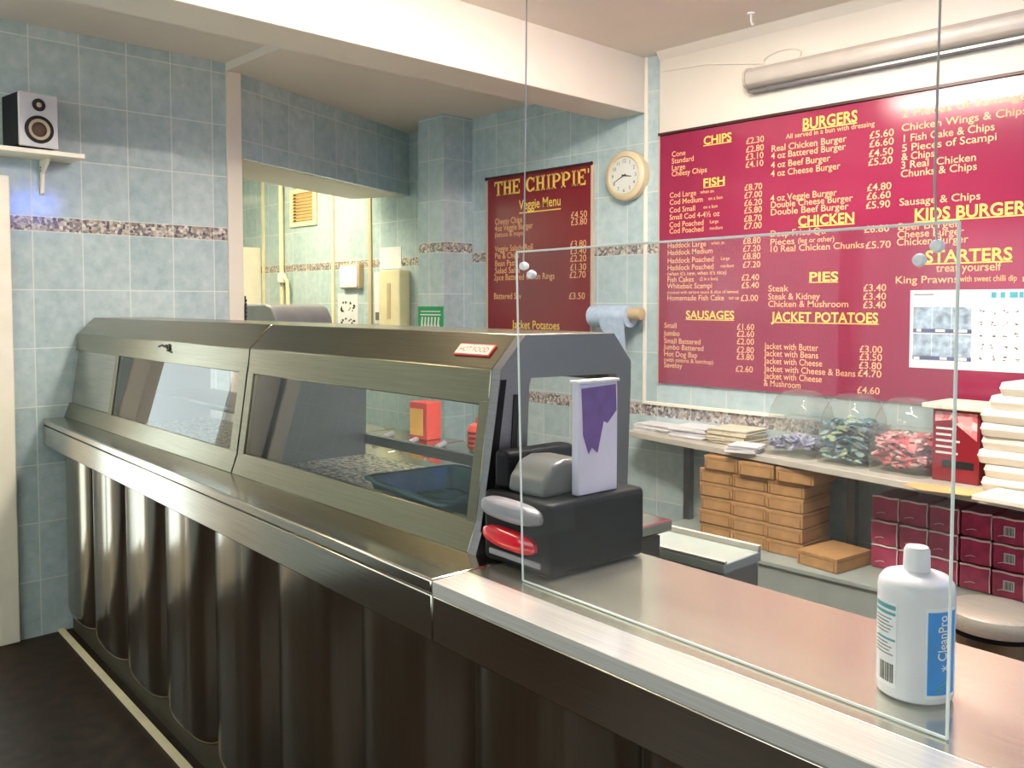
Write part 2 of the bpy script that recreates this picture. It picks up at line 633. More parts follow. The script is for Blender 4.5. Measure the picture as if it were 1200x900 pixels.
# ------------------------------------------------------------------ serving counter
ctr = thing('serving_counter', 'long stainless steel serving counter with bulging dark metal front panels', 'counter', (0, 0.015, 0), R3)
UE = 5.3
mb = MB().box(0.012, 3.217, 0.0, 0.75, ZC - 0.03, ZC)
mb.build('worktop', 'steel', ctr, bevel=0.005)
mb = MB().prism([(0.0, ZC - 0.03), (0.0, ZC - 0.0034), (0.002, ZC - 0.0022), (0.087, ZC), (0.087, ZC - 0.03)], 'x', 3.221, UE)
mb.build('worktop_reflection', 'reflection_steel', ctr)  # pale tilted strip standing in for the white panel's reflection
mb = MB().box(3.221, UE, 0.0875, 0.462, ZC - 0.03, ZC)
mb.build('worktop', 'steel_top', ctr, bevel=0.002)
mb = MB().box(0.012, 3.217, 0.0, 0.018, 0.925, ZC - 0.031)
mb.build('apron', 'steel', ctr, bevel=0.003)
mb = MB().box(3.221, UE, 0.0, 0.018, 0.925, ZC - 0.031)
mb.build('apron', 'steel', ctr, bevel=0.003)
mb = MB().box(0.012, 3.217, 0.115, 0.70, 0.0, ZC - 0.032).box(3.217, UE, 0.115, 0.44, 0.0, ZC - 0.032)
mb.build('carcass', 'plinth', ctr)
# bulging front panels
pitch = 0.45
k0 = 0.075
first = None
k = 0
while k0 + pitch * (k + 1) < UE:
    u0 = k0 + pitch * k
    if first is None:
        mb = MB()
        rings = []
        W = pitch - 0.006
        zs = [0.13, 0.135, 0.15, 0.175, 0.95]
        ins = [0.05, 0.03, 0.012, 0.0, 0.0]
        N = 22
        for z, i_ in zip(zs, ins):
            ring = []
            for q in range(N + 1):
                t = q / N
                # quick roll-over at the edges, flat in the middle, a shallow groove at two thirds
                e = max(0.0, 1 - abs(2 * t - 1) ** 3.2) ** 0.75
                gr = 0.006 * math.exp(-((t - 0.66) / 0.02) ** 2)
                ring.append(mb.v((i_ + (W - 2 * i_) * t, 0.112 - (0.062 - i_ * 0.4) * e + gr, z)))
            ring.append(mb.v((W - i_, 0.114, z)))
            ring.append(mb.v((i_, 0.114, z)))
            rings.append(ring)
        mb.loft(rings)
        first = mb.build('front_panel', 'steel_v', ctr, smooth=True)
        first.location = (u0, 0, 0)
    else:
        c = first.copy()
        COL.objects.link(c)
        c.parent = ctr
        c.location = (u0, 0, 0)
    k += 1

# ------------------------------------------------------------------ heated display cabinets
OUT = [(0.173, ZC), (0.198, 1.12), (0.236, 1.387), (0.245, 1.452), (0.320, 1.527), (0.621, 1.525), (0.686, 1.453), (0.672, ZC)]


def cabinet(u0, u1, label, end_a, end_b):
    t = thing('heated_display_cabinet', label, 'display cabinet', (0, -0.065, 0), R16)
    # hood: folded sheet, hollow underneath
    hood = [(0.2335, 1.370), (0.243, 1.452), (0.320, 1.529), (0.621, 1.527), (0.688, 1.453), (0.683, 1.40),
            (0.668, 1.40), (0.673, 1.449), (0.616, 1.513), (0.325, 1.514), (0.258, 1.447), (0.25, 1.370)]
    mb = MB().prism(hood, 'x', u0 + 0.002, u1 - 0.002)
    mb.build('hood', 'steel_olive', t, bevel=0.003)
    # kick rail under the glass and tray floor
    mb = MB().prism([(0.173, ZC), (0.198, 1.118), (0.214, 1.118), (0.2, ZC)], 'x', u0 + 0.002, u1 - 0.002)
    mb.build('base_rail', 'steel_olive', t, bevel=0.002)
    mb = MB().box(u0 + 0.01, u1 - 0.01, 0.2, 0.668, ZC, 1.062)
    mb.build('cabinet_floor', 'mosaic_floor', t)
    mb = MB().box(u0 + 0.01, u1 - 0.01, 0.655, 0.676, 1.10, 1.135)
    mb.build('rear_rail', 'steel_dark', t, bevel=0.003)
    return t


def sheet(mat, t, name, u0, u1, v_in=0.0, z0=1.113, z1=1.38, th=0.006):
    """panel leaning with the sloped cabinet front"""
    def vat(z):
        return 0.1965 + (z - 1.12) * (0.039 / 0.267) + v_in
    mb = MB().prism([(vat(z0), z0), (vat(z1), z1), (vat(z1) + th, z1), (vat(z0) + th, z0)], 'x', u0, u1)
    return mb.build(name, mat, t, bevel=0.001)


ARCH_IN = [(0.318, 1.11), (0.332, 1.412), (0.338, 1.429), (0.628, 1.424), (0.638, 1.41), (0.632, 1.11)]


def end_frame(t, u, mat='steel_dark', th=0.028):
    """open end: an arch with a wide opening"""
    mb = MB()
    outer = OUT
    # left leg, right leg, head as three welded prisms sharing their edges
    mb.prism([OUT[0], OUT[1], OUT[2], (0.331, 1.387), ARCH_IN[0], (0.316, ZC)], 'x', u, u + th)
    mb.prism([OUT[2], OUT[3], OUT[4], OUT[5], OUT[6], (0.686, 1.40), ARCH_IN[4], ARCH_IN[3], ARCH_IN[2], ARCH_IN[1], (0.331, 1.387)], 'x', u, u + th)
    mb.prism([(0.686, 1.40), OUT[7], (0.634, ZC), ARCH_IN[5], ARCH_IN[4]], 'x', u, u + th)
    bmesh.ops.remove_doubles(mb.bm, verts=mb.bm.verts, dist=0.0002)
    return mb.build('end_arch', mat, t)


# longer cabinet by the wall
t = cabinet(0.012, 1.897, 'stainless heated cabinet running to the tiled wall, with a bright glass front', True, True)
sheet('steel', t, 'blank_panel', 0.014, 0.598, 0.012)
sheet('steel_olive', t, 'glass_post', 0.602, 0.645, th=0.02)
sheet('steel_olive', t, 'glass_post', 1.842, 1.895, th=0.02)
sheet('glass', t, 'glass_pane', 0.647, 1.84, 0.004)
mb = MB().prism([(0.215, ZC), (0.25, 1.37), (0.26, 1.45), (0.33, 1.51), (0.61, 1.51), (0.668, 1.45), (0.66, ZC)], 'x', 0.575, 0.585)
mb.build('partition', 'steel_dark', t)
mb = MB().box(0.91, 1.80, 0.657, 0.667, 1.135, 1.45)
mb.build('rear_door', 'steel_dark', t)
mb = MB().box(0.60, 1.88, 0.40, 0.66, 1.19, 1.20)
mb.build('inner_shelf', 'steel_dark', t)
# little black mark on the hood
mb = MB()
pts = [(1.10, 1.428), (1.13, 1.436), (1.16, 1.43), (1.175, 1.437), (1.19, 1.424)]
def hoodpt(u, z, off=0.0):
    return (u, 0.2335 + (z - 1.37) * (0.0095 / 0.082) - 0.001 - off, z)
mb.tube([hoodpt(u, z) for u, z in pts], 0.0035, 6)
mb.tube([hoodpt(1.205, 1.44), hoodpt(1.22, 1.418)], 0.006, 6)
mb.tube([hoodpt(1.225, 1.436), hoodpt(1.19, 1.416), hoodpt(1.24, 1.412)], 0.003, 6)
mb.build('hood_emblem', 'dark_print', t)

# cabinet by the screen
t = cabinet(1.903, 3.120, 'stainless heated cabinet with an open end arch beside the black dispenser box', True, True)
sheet('steel_olive', t, 'glass_post', 1.905, 1.945, th=0.02)
sheet('steel_olive', t, 'glass_post', 3.085, 3.118, th=0.02)
sheet('glass', t, 'glass_pane', 1.947, 3.083, 0.004)
mb = MB().prism([(0.215, ZC), (0.25, 1.37), (0.26, 1.45), (0.33, 1.51), (0.61, 1.51), (0.668, 1.45), (0.66, ZC)], 'x', 1.925, 1.937)
mb.build('partition', 'steel_dark', t)
end_frame(t, 3.118)
mb = MB().prism([(0.262, 1.10), (0.284, 1.395), (0.300, 1.395), (0.280, 1.10)], 'x', 3.146, 3.1485)
mb.build('arch_shade_strip', 'black_soft', t)  # black strip painted as the shade inside the arch leg
mb = MB().prism([(0.186, 1.10), (0.212, 1.10), (0.262, 1.43), (0.246, 1.43)], 'x', 3.146, 3.1475)
mb.build('edge_seal', 'black', t)
# name plate riveted to the sloping hood
sl = math.atan2(0.077, 0.077)
T = Matrix.Translation((2.951, 0.268, 1.4775)) @ Matrix.Rotation(math.radians(45), 4, 'X')
mb = MB(T).box(0, 0.13, -0.002, 0.034, 0.0, 0.004)
pl = mb.build('name_plate', 'red_box', t, bevel=0.001)
mb = MB(T).box(0.004, 0.126, 0.002, 0.030, 0.004, 0.0048)
mb.build('plate_face', 'paper_b', pl)
mb = MB()
T2 = T @ Matrix.Translation((0.065, 0.016, 0.005)) @ Matrix.Rotation(math.radians(-90), 4, 'X')
write(mb, [('HOT FOOD', 0, 0, 0.022, 'CENTER', 0.105)], 0.0, T=T2, bold=0.02)
mb.build('lettering', 'red_box', pl)

# things inside and seen through the cabinet
t = thing('serving_tray', 'dark green deep tray lying inside the heated cabinet', 'tray', (2.86, 0.255, 1.0632), math.radians(-8))
t.location = (2.80, 0.235, 1.0635)
mb = MB()
def rr(x, y, r, z, n=6):
    o = []
    for cx, cy, st in ((x - r, y - r, 0), (-x + r, y - r, 90), (-x + r, -y + r, 180), (x - r, -y + r, 270)):
        for k in range(n + 1):
            a = math.radians(st + 90 * k / n)
            o.append((cx + r * math.cos(a), cy + r * math.sin(a), z))
    return o
rings = [rr(0.185, 0.125, 0.03, 0.0), rr(0.205, 0.145, 0.035, 0.06), rr(0.208, 0.148, 0.036, 0.064), rr(0.20, 0.14, 0.033, 0.064), rr(0.18, 0.12, 0.028, 0.006)]
mb.loft([[mb.v(p) for p in r] for r in rings])
mb.build('tray_body', 'tray', t, smooth=True)
mb = MB()
rings = [rr(0.2085, 0.1485, 0.036, 0.058), rr(0.217, 0.157, 0.04, 0.060), rr(0.217, 0.157, 0.04, 0.066), rr(0.2085, 0.1485, 0.036, 0.068)]
mb.loft([[mb.v(p) for p in r] for r in rings], cap=False)
mb.loft([[mb.v(p) for p in rr(0.2085, 0.1485, 0.036, 0.068)], [mb.v(p) for p in rr(0.2085, 0.1485, 0.036, 0.058)]], cap=False)
mb.build('tray_rim', 'tray', t, smooth=True)

# ------------------------------------------------------------------ clear hanging screen
t = thing('acrylic_screen', 'clear acrylic sneeze screen hung by thin lines above the counter edge', 'screen', (0, 0.015, 0), R3)
q = [(3.345, 0.128, 1.053), (4.165, 0.118, 1.053), (4.166, 0.118, 1.70), (3.325, 0.128, 1.70)]
mb = MB()
a = [mb.v(p) for p in q]
b = [mb.v((p[0], p[1] + 0.005, p[2])) for p in q]
mb.loft([a, b])
pane = mb.build('screen_sheet', 'acrylic', t)
E_ = 0.0022
for i in range(4):
    p0, p1 = Vector(q[i]), Vector(q[(i + 1) % 4])
    d = (p1 - p0).normalized()
    mid = Vector((0, 0.0025, 0))
    mb = MB().tube([p0 + mid, p1 + mid], E_, 6)
    mb.build('polished_edge', 'acrylic_edge', t)
for u, top, xk in ((3.345, (3.37, 0.128, 2.965), 1), (4.135, (4.148, 0.118, 2.965), -1)):
    mb = MB()
    mb.tube([(u, 0.131, 1.672), (u + 0.004 * xk, 0.13, 1.75), top], 0.0016, 6)
    w = mb.build('hanging_line', 'wire', t)
    for kx, kz in ((0, 1.672), (0.022 * xk, 1.655)):
        mb = MB().lathe([(0.0, -0.006), (0.007, -0.005), (0.009, 0.002), (0.006, 0.010), (0.0, 0.011)], (u + kx, 0.131, kz), 'y', 12)
        mb.build('knot', 'white', w)

# ------------------------------------------------------------------ black dispenser box with carton on top
t = thing('counter_dispenser', 'black plastic dispenser box with a glossy red slot at the cabinet end', 'dispenser', (0, 0.015, ZC), R3)
mb = MB().rounded(3.172, 3.385, 0.165, 0.452, 0.004, 0.152, 0.018, axis='z')
mb.build('body', 'black', t, bevel=0.012, seg=3)
def bulge(cu_, cz, hw, hh, tilt, steps, pw):
    mb = MB()
    rings = []
    for s_, dv in steps:
        ring = []
        for i in range(36):
            a = 2 * math.pi * i / 36
            ca = math.copysign(abs(math.cos(a)) ** pw, math.cos(a)) * hw * s_
            sa = math.copysign(abs(math.sin(a)) ** pw, math.sin(a)) * hh * s_
            ring.append(mb.v((cu_ + ca, 0.165 + dv, cz + sa - ca * tilt)))
        rings.append(ring)
    mb.loft(rings)
    return mb


bulge(3.275, 0.124, 0.092, 0.022, 0.02, ((0.95, 0.012), (1.0, 0.0), (0.98, -0.012), (0.86, -0.022), (0.6, -0.027), (0.25, -0.029)), 0.7).build('front_lip', 'grey_plastic', t, smooth=True)
bulge(3.265, 0.062, 0.085, 0.022, 0.03, ((0.95, 0.01), (1.0, 0.0), (0.97, -0.007), (0.8, -0.012), (0.45, -0.015), (0.2, -0.0155)), 0.75).build('red_slot', 'red', t, smooth=True)
mb = MB().rounded(3.166, 3.218, 0.20, 0.40, 0.150, 0.232, 0.015, axis='z')
mb.build('rear_hump', 'black', t, bevel=0.01, seg=3)
mb = MB().box(3.20, 3.36, 0.161, 0.168, 0.02, 0.032)
mb.build('slot_plate', 'grey_plastic', t, bevel=0.002)
mb = MB()
prof = [(0.195, 0.152), (0.2, 0.185), (0.225, 0.215), (0.26, 0.226), (0.31, 0.222), (0.36, 0.198), (0.395, 0.152)]
mb.prism(prof, 'x', 3.219, 3.332)
mb.build('smoky_lid', 'smoky', t, bevel=0.01, seg=3)

t = thing('printed_carton', 'upright white carton with purple print standing on the black dispenser', 'carton', (0, 0.015, ZC + 0.1525), R3)
mb = MB().box(3.340, 3.362, 0.268, 0.384, 0.0, 0.232)
bd = mb.build('carton_body', 'lilac', t, bevel=0.003)
mb = MB()
poly = [(0.275, 0.222), (0.377, 0.226), (0.379, 0.17), (0.352, 0.145), (0.34, 0.15), (0.322, 0.085), (0.305, 0.098), (0.296, 0.085), (0.28, 0.125)]
mb.prism(poly, 'x', 3.362, 3.3632)
mb.build('purple_print', 'purple', t)
mb = MB().box(3.336, 3.366, 0.266, 0.386, 0.2322, 0.238)
mb.build('carton_flap', 'paper', t, bevel=0.001)

# ------------------------------------------------------------------ sanitiser bottle
t = thing('sanitiser_bottle', 'white round bottle with a blue vertical label on the counter', 'bottle', (0, 0, 0), 0)
eu = Vector((math.cos(R3), math.sin(R3), 0))
ev = Vector((-math.sin(R3), math.cos(R3), 0))
bp = Vector((0, 0.015, 0)) + eu * 4.074 + ev * 0.228
t.location = (bp.x, bp.y, ZC + 0.0008)
mb = MB().lathe([(0.0, 0.0), (0.044, 0.0), (0.0495, 0.004), (0.0505, 0.010), (0.0505, 0.150), (0.049, 0.160), (0.043, 0.168), (0.03, 0.1725), (0.017, 0.175), (0.0, 0.175)], seg=48)
mb.build('body', 'white_shiny', t, smooth=True)
mb = MB().lathe([(0.0, 0.174), (0.0172, 0.174), (0.0178, 0.178), (0.0172, 0.203), (0.0145, 0.208), (0.0, 0.2085)], seg=36)
mb.build('cap', 'white', t, smooth=True)


def curved(mb, a0, a1, z0, z1, r, th=0.0004, n=14):
    outer, inner = [], []
    for rr_, lst in ((r, inner), (r + th, outer)):
        for i in range(n + 1):
            a = math.radians(a0 + (a1 - a0) * i / n)
            lst.append((rr_ * math.cos(a), rr_ * math.sin(a)))
    pts = outer + inner[::-1]
    lo = [mb.v((p[0], p[1], z0)) for p in pts]
    hi = [mb.v((p[0], p[1], z1)) for p in pts]
    m = len(pts)
    for i in range(m):
        mb.face([lo[i], lo[(i + 1) % m], hi[(i + 1) % m], hi[i]])
    for i in range(n):
        mb.face([lo[i], lo[i + 1], lo[m - 2 - i], lo[m - 1 - i]])
        mb.face([hi[i], hi[i + 1], hi[m - 2 - i], hi[m - 1 - i]])
    return mb


R_ = 0.0507
lab = curved(MB(), -54, 4, 0.012, 0.136, R_).build('front_label', 'white', t)
curved(MB(), -51, 1, 0.017, 0.131, R_ + 0.0005).build('blue_panel', 'blue', lab)
# vertical white lettering wrapped on the label, reading upwards
mb = MB()
tmp = MB()
write(tmp, [('CleanPro', 0, 0, 0.020, 'LEFT', 0.062)], 0.0, bold=0.01)
vm = {}
for v in tmp.bm.verts:
    along, up = v.co.x, v.co.z           # text runs upwards, letters face outwards
    ang = math.radians(-28) - up / R_
    vm[v] = mb.v(((R_ + 0.0014) * math.cos(ang), (R_ + 0.0014) * math.sin(ang), 0.064 + along))
for f in tmp.bm.faces:
    mb.face([vm[v] for v in f.verts])
tmp.bm.free()
# small white sprig mark and pale brush strokes under the word
for a0, z0, a1, z1 in ((-27, 0.05, -18, 0.058), (-27, 0.058, -18, 0.05), (-29, 0.054, -16, 0.054)):
    mb.tube([((R_ + 0.0012) * math.cos(math.radians(a)), (R_ + 0.0012) * math.sin(math.radians(a)), z) for a, z in ((a0, z0), ((a0 + a1) / 2, (z0 + z1) / 2), (a1, z1))], 0.0007, 5)
mb.build('lettering', 'white', lab)
mb = MB()
for z0, z1 in ((0.022, 0.046), (0.03, 0.05), (0.026, 0.04)):
    a0, a1 = random.uniform(-44, -36), random.uniform(-12, -2)
    mb.tube([((R_ + 0.001) * math.cos(math.radians(a0 + (a1 - a0) * i / 8)), (R_ + 0.001) * math.sin(math.radians(a0 + (a1 - a0) * i / 8)), z0 + (z1 - z0) * (i / 8) ** 2) for i in range(9)], 0.0008, 5)
mb.build('swash', 'teal', lab)
lab = curved(MB(), -143, -96, 0.018, 0.136, R_).build('rear_label', 'white', t)
mb = MB()
curved(mb, -141, -98, 0.126, 0.132, R_ + 0.0005)
curved(mb, -141, -98, 0.118, 0.122, R_ + 0.0005)
curved(mb, -135, -98, 0.082, 0.085, R_ + 0.0005)
mb.build('teal_band', 'teal', lab)
mb = MB()
for i in range(11):
    if i != 5:
        curved(mb, -139, -101 - (i * 7) % 11, 0.062 + i * 0.005, 0.0634 + i * 0.005, R_ + 0.0005, n=6)
for i in range(9):
    curved(mb, -128 + i * 3.1, -126.6 + i * 3.1 + (i % 3) * 0.7, 0.024, 0.050, R_ + 0.0005, n=2)
mb.build('small_print', 'grey_print', lab)
# ------------------------------------------------------------------ big menu board
YB = 2.735
t = thing('menu_board', 'large maroon wall menu with yellow price lists on the back wall', 'menu board', (1.6, 2.75, 1.155))
def child(mb, name, mat, par, **kw):
    """mesh built in room coordinates, hung under its thing"""
    o = mb.build(name, mat, par, **kw)
    m = Matrix.Identity(4)
    p = par
    while p is not None:
        m = (Matrix.Translation(p.location) @ p.rotation_euler.to_matrix().to_4x4()) @ m
        p = p.parent
    o.matrix_parent_inverse = Matrix.Identity(4)
    inv = m.inverted()
    o.data.transform(inv)
    return o


BX1 = 4.15
child(MB().box(1.592, BX1, YB, 2.749, 1.155, 2.523), 'board', 'maroon', t, bevel=0.002)
child(MB().box(1.586, 1.592, YB - 0.003, 2.749, 1.155, 2.523), 'side_trim', 'frame_pale', t)
child(MB().box(1.586, BX1, YB - 0.012, 2.749, 2.523, 2.537), 'top_trim', 'frame_brown', t)
c1, p1, c2, p2, c3 = 1.66, 2.18, 2.275, 2.815, 2.915
p1 = 2.172


def heading(txt, xc, z, size, w):
    return (txt, xc, z, size, 'CENTER', w)


def section(name, head, items, sub=None, heads=()):
    mb = MB()
    hl = []
    if head:
        write(mb, [head], YB - 0.0014, bold=0.02)
        hw = head[5]
        mb.box(head[1] - hw / 2, head[1] + hw / 2, YB - 0.0022, YB - 0.0006, head[2] - head[3] * 0.47, head[2] - head[3] * 0.40)
        h = child(mb, name + '_heading', 'yellow', t)
    mb = MB()
    write(mb, items, YB - 0.0012, bold=0.006)
    child(mb, name + '_price_list', 'cream_text', t)


S1, S2, S3, SS = 0.041, 0.045, 0.046, 0.025
section('chips', heading('CHIPS', 1.963, 2.459, 0.062, 0.17), [
    ('Cone', c1 + .012, 2.413, S1, 'LEFT'), ('Standard', c1 + .012, 2.376, S1, 'LEFT'), ('Large', c1 + .012, 2.339, S1, 'LEFT'), ('Cheesy Chips', c1 + .012, 2.307, S1, 'LEFT'),
    ('£2.30', p1 + .012, 2.423, S2, 'CENTER', .1), ('£2.80', p1 + .012, 2.381, S2, 'CENTER', .1), ('£3.10', p1 + .01, 2.343, S2, 'CENTER', .1), ('£4.10', p1 + .01, 2.304, S2, 'CENTER', .1)])
section('fish', heading('FISH', 1.945, 2.238, 0.06, 0.13), [
    ('Cod Large', c1, 2.191, S1, 'LEFT'), ('when av.', c1 + .20, 2.191, SS, 'LEFT'),
    ('Cod Medium', c1, 2.153, S1, 'LEFT'), ('on a bun', c1 + .25, 2.153, SS, 'LEFT'),
    ('Cod Small', c1, 2.110, S1, 'LEFT'), ('on a bun', c1 + .22, 2.110, SS, 'LEFT'),
    ('Small Cod 4-4½ oz', c1, 2.071, S1, 'LEFT'), ('Cod Poached', c1, 2.030, S1, 'LEFT'), ('Large', c1 + .26, 2.030, SS, 'LEFT'),
    ('Cod Poached', c1, 1.996, S1, 'LEFT'), ('medium', c1 + .26, 1.996, SS, 'LEFT'),
    ('£8.70', p1 + .005, 2.189, S2, 'CENTER', .1), ('£7.00', p1 + .005, 2.15, S2, 'CENTER', .1), ('£6.20', p1 + .005, 2.111, S2, 'CENTER', .1), ('£5.80', p1 + .005, 2.073, S2, 'CENTER', .1), ('£8.70', p1 + .005, 2.031, S2, 'CENTER', .1), ('£7.00', p1 + .005, 1.994, S2, 'CENTER', .1)])
section('haddock', None, [
    ('Haddock Large', c1 - .012, 1.917, S1, 'LEFT'), ('when av.', c1 + .27, 1.917, SS, 'LEFT'), ('Haddock Medium', c1 - .012, 1.878, S1, 'LEFT'),
    ('Haddock Poached', c1 - .012, 1.834, S1, 'LEFT'), ('Large', c1 + .33, 1.834, SS, 'LEFT'), ('Haddock Poached', c1 - .012, 1.795, S1, 'LEFT'), ('medium', c1 + .33, 1.795, SS, 'LEFT'),
    ("(when it's new, when it's nice)", c1 - .012, 1.762, 0.031, 'LEFT'), ('Fish Cakes', c1 - .012, 1.730, S1, 'LEFT'), ('(2 in a bun)', c1 + .2, 1.730, SS, 'LEFT'),
    ('Whitebait Scampi', c1 - .012, 1.694, S1, 'LEFT'), ('(cooked with tartare sauce & slice of lemon)', c1 - .012, 1.660, SS, 'LEFT'), ('Homemade Fish Cake', c1 - .012, 1.629, S1, 'LEFT'), ('cut up', c1 + .38, 1.629, SS, 'LEFT'),
    ('£8.80', p1, 1.918, S2, 'CENTER', .1), ('£7.20', p1, 1.879, S2, 'CENTER', .1), ('£8.80', p1, 1.84, S2, 'CENTER', .1), ('£7.20', p1, 1.797, S2, 'CENTER', .1), ('£2.40', p1 - .006, 1.732, S2, 'CENTER', .1), ('£5.40', p1 - .006, 1.692, S2, 'CENTER', .1), ('£3.00', p1 - .01, 1.627, S2, 'CENTER', .1)])
section('sausages', heading('SAUSAGES', 1.925, 1.538, 0.062, 0.30), [
    ('Small', c1 - .03, 1.478, S1, 'LEFT'), ('Jumbo', c1 - .03, 1.435, S1, 'LEFT'), ('Small Battered', c1 - .03, 1.393, S1, 'LEFT'), ('Jumbo Battered', c1 - .03, 1.359, S1, 'LEFT'), ('Hot Dog Bap', c1 - .03, 1.321, S1, 'LEFT'), ('(with onions & ketchup)', c1 - .03, 1.288, 0.033, 'LEFT'), ('Saveloy', c1 - .03, 1.259, S1, 'LEFT'),
    ('£1.60', p1 - .03, 1.479, S2, 'CENTER', .1), ('£2.60', p1 - .03, 1.443, S2, 'CENTER', .1), ('£2.00', p1 - .03, 1.404, S2, 'CENTER', .1), ('£2.80', p1 - .03, 1.361, S2, 'CENTER', .1), ('£3.80', p1 - .03, 1.325, S2, 'CENTER', .1), ('£2.60', p1 - .035, 1.262, S2, 'CENTER', .1)])
section('burgers', heading('BURGERS', 2.577, 2.463, 0.075, 0.27), [
    ('All served in a bun with dressing', 2.575, 2.416, 0.034, 'CENTER', .44),
    ('Real Chicken Burger', c2, 2.367, S2, 'LEFT', .385), ('4 oz Battered Burger', c2, 2.331, S2, 'LEFT', .385), ('4 oz Beef Burger', c2, 2.286, S2, 'LEFT', .31), ('4 oz Cheese Burger', c2, 2.244, S2, 'LEFT', .36),
    ('4 oz Veggie Burger', c2, 2.122, S2, 'LEFT', .345), ('Double Cheese Burger', c2, 2.089, S2, 'LEFT', .42), ('Double Beef Burger', c2, 2.053, S2, 'LEFT', .40),
    ('£5.60', p2 + .012, 2.365, S3, 'CENTER', .11), ('£6.60', p2 + .012, 2.326, S3, 'CENTER', .11), ('£4.50', p2 + .01, 2.282, S3, 'CENTER', .11), ('£5.20', p2 + .008, 2.243, S3, 'CENTER', .11), ('£4.80', p2 + .005, 2.128, S3, 'CENTER', .11), ('£6.60', p2 + .003, 2.089, S3, 'CENTER', .11), ('£5.90', p2 + .001, 2.048, S3, 'CENTER', .11)])
section('chicken', heading('CHICKEN', 2.568, 1.998, 0.068, 0.28), [
    ('Deep Fried Qtr', c2, 1.946, S2, 'LEFT', .30), ('Pieces', c2, 1.905, S2, 'LEFT', .13), ('(leg or other)', c2 + .15, 1.905, 0.034, 'LEFT'), ('10 Real Chicken Chunks', c2 - .005, 1.870, S2, 'LEFT', .475),
    ('£6.80', p2 - .003, 1.939, S3, 'CENTER', .115), ('£5.70', p2 + .005, 1.866, S3, 'CENTER', .115)])
section('pies', heading('PIES', 2.560, 1.727, 0.062, 0.145), [
    ('Steak', c2 - .007, 1.674, S2, 'LEFT', .11), ('Steak & Kidney', c2 - .007, 1.634, S2, 'LEFT', .275), ('Chicken & Mushroom', c2 - .007, 1.597, S2, 'LEFT', .415),
    ('£3.40', p2 - .007, 1.671, S3, 'CENTER', .105), ('£3.40', p2 - .007, 1.632, S3, 'CENTER', .105), ('£3.40', p2 - .007, 1.593, S3, 'CENTER', .105)])
section('jacket_potatoes', heading('JACKET POTATOES', 2.56, 1.533, 0.066, 0.54), [
    ('Jacket with Butter', c2 - .022, 1.386, S2, 'LEFT', .29), ('Jacket with Beans', c2 - .022, 1.350, S2, 'LEFT', .29), ('Jacket with Cheese', c2 - .022, 1.312, S2, 'LEFT', .31), ('Jacket with Cheese & Beans', c2 - .022, 1.273, S2, 'LEFT', .475), ('Jacket with Cheese', c2 - .022, 1.236, S2, 'LEFT', .31), ('& Mushroom', c2 - .025, 1.199, S2, 'LEFT', .20),
    ('£3.00', p2 - .02, 1.389, S3, 'CENTER', .105), ('£3.50', p2 - .02, 1.353, S3, 'CENTER', .105), ('£3.80', p2 - .022, 1.314, S3, 'CENTER', .105), ('£4.70', p2 - .024, 1.277, S3, 'CENTER', .11), ('£4.60', p2 - .028, 1.199, S3, 'CENTER', .105)])
section('meals', None, [
    ('2 Pieces of Sausage', c3, 2.437, S3, 'LEFT', .50), ('Chicken Wings & Chips', c3, 2.378, S3, 'LEFT', .50), ('1 Fish Cake & Chips', c3 + .003, 2.330, S3, 'LEFT', .37), ('5 Pieces of Scampi', c3 + .003, 2.288, S3, 'LEFT', .385), ('& Chips', c3 + .003, 2.250, S3, 'LEFT', .14), ('3 Real  Chicken', c3, 2.213, S3, 'LEFT', .31), ('Chunks & Chips', c3, 2.175, S3, 'LEFT', .315),
    ('Sausage & Chips', c3 - .003, 2.050, S3, 'LEFT', .335)])
section('kids_burgers', heading('KIDS BURGERS', 3.215, 1.989, 0.074, 0.47), [
    ('Beef Burger', c3 - .008, 1.941, S3, 'LEFT', .26), ('Cheese Burger', c3 - .01, 1.907, S3, 'LEFT', .28), ('Chicken Burger', c3 - .012, 1.873, S3, 'LEFT', .30), ('£', 3.42, 1.95, S3, 'LEFT'), ('£', 3.42, 1.91, S3, 'LEFT'), ('£', 3.42, 1.873, S3, 'LEFT')])
section('starters', heading('STARTERS', 3.203, 1.803, 0.074, 0.345), [
    ('treat yourself', 3.205, 1.753, 0.05, 'CENTER', .26), ('King Prawns', c3 - .015, 1.704, S3, 'LEFT', .265), ('with sweet chilli dip', c3 + .26, 1.704, 0.036, 'LEFT', .22), ('£', 3.412, 1.704, S3, 'LEFT')])

# laminated sheet of pictures stuck over the menu
t2 = thing('laminated_notice', 'white laminated picture sheet stuck over the big maroon menu', 'notice', (2.97, 2.735, 1.315))
child(MB().box(2.970, 3.56, 2.7325, 2.7345, 1.315, 1.657), 'sheet', 'paper', t2, bevel=0.0005)
mb = MB()
for r in range(2):
    for c in range(3):
        x0 = 2.985 + c * 0.081
        z0 = 1.352 + (1 - r) * 0.118
        mb.box(x0, x0 + 0.078, 2.7315, 2.7326, z0, z0 + 0.113)
child(mb, 'picture_grid', 'screen_a', t2)
mb = MB()
for z in (1.353, 1.472):
    mb.box(2.985, 3.227, 2.7308, 2.7318, z, z + 0.016)
child(mb, 'picture_caption', 'screen_b', t2)
mb = MB()
for x, z, w in ((2.99, 1.353, .025), (3.10, 1.355, .03), (3.16, 1.355, .05), (3.0, 1.475, .02), (3.08, 1.475, .04), (3.155, 1.475, .055)):
    mb.box(x, x + w, 2.7302, 2.731, z, z + 0.012)
child(mb, 'caption_patch', 'paper', t2)
mb = MB()
random.seed(3)
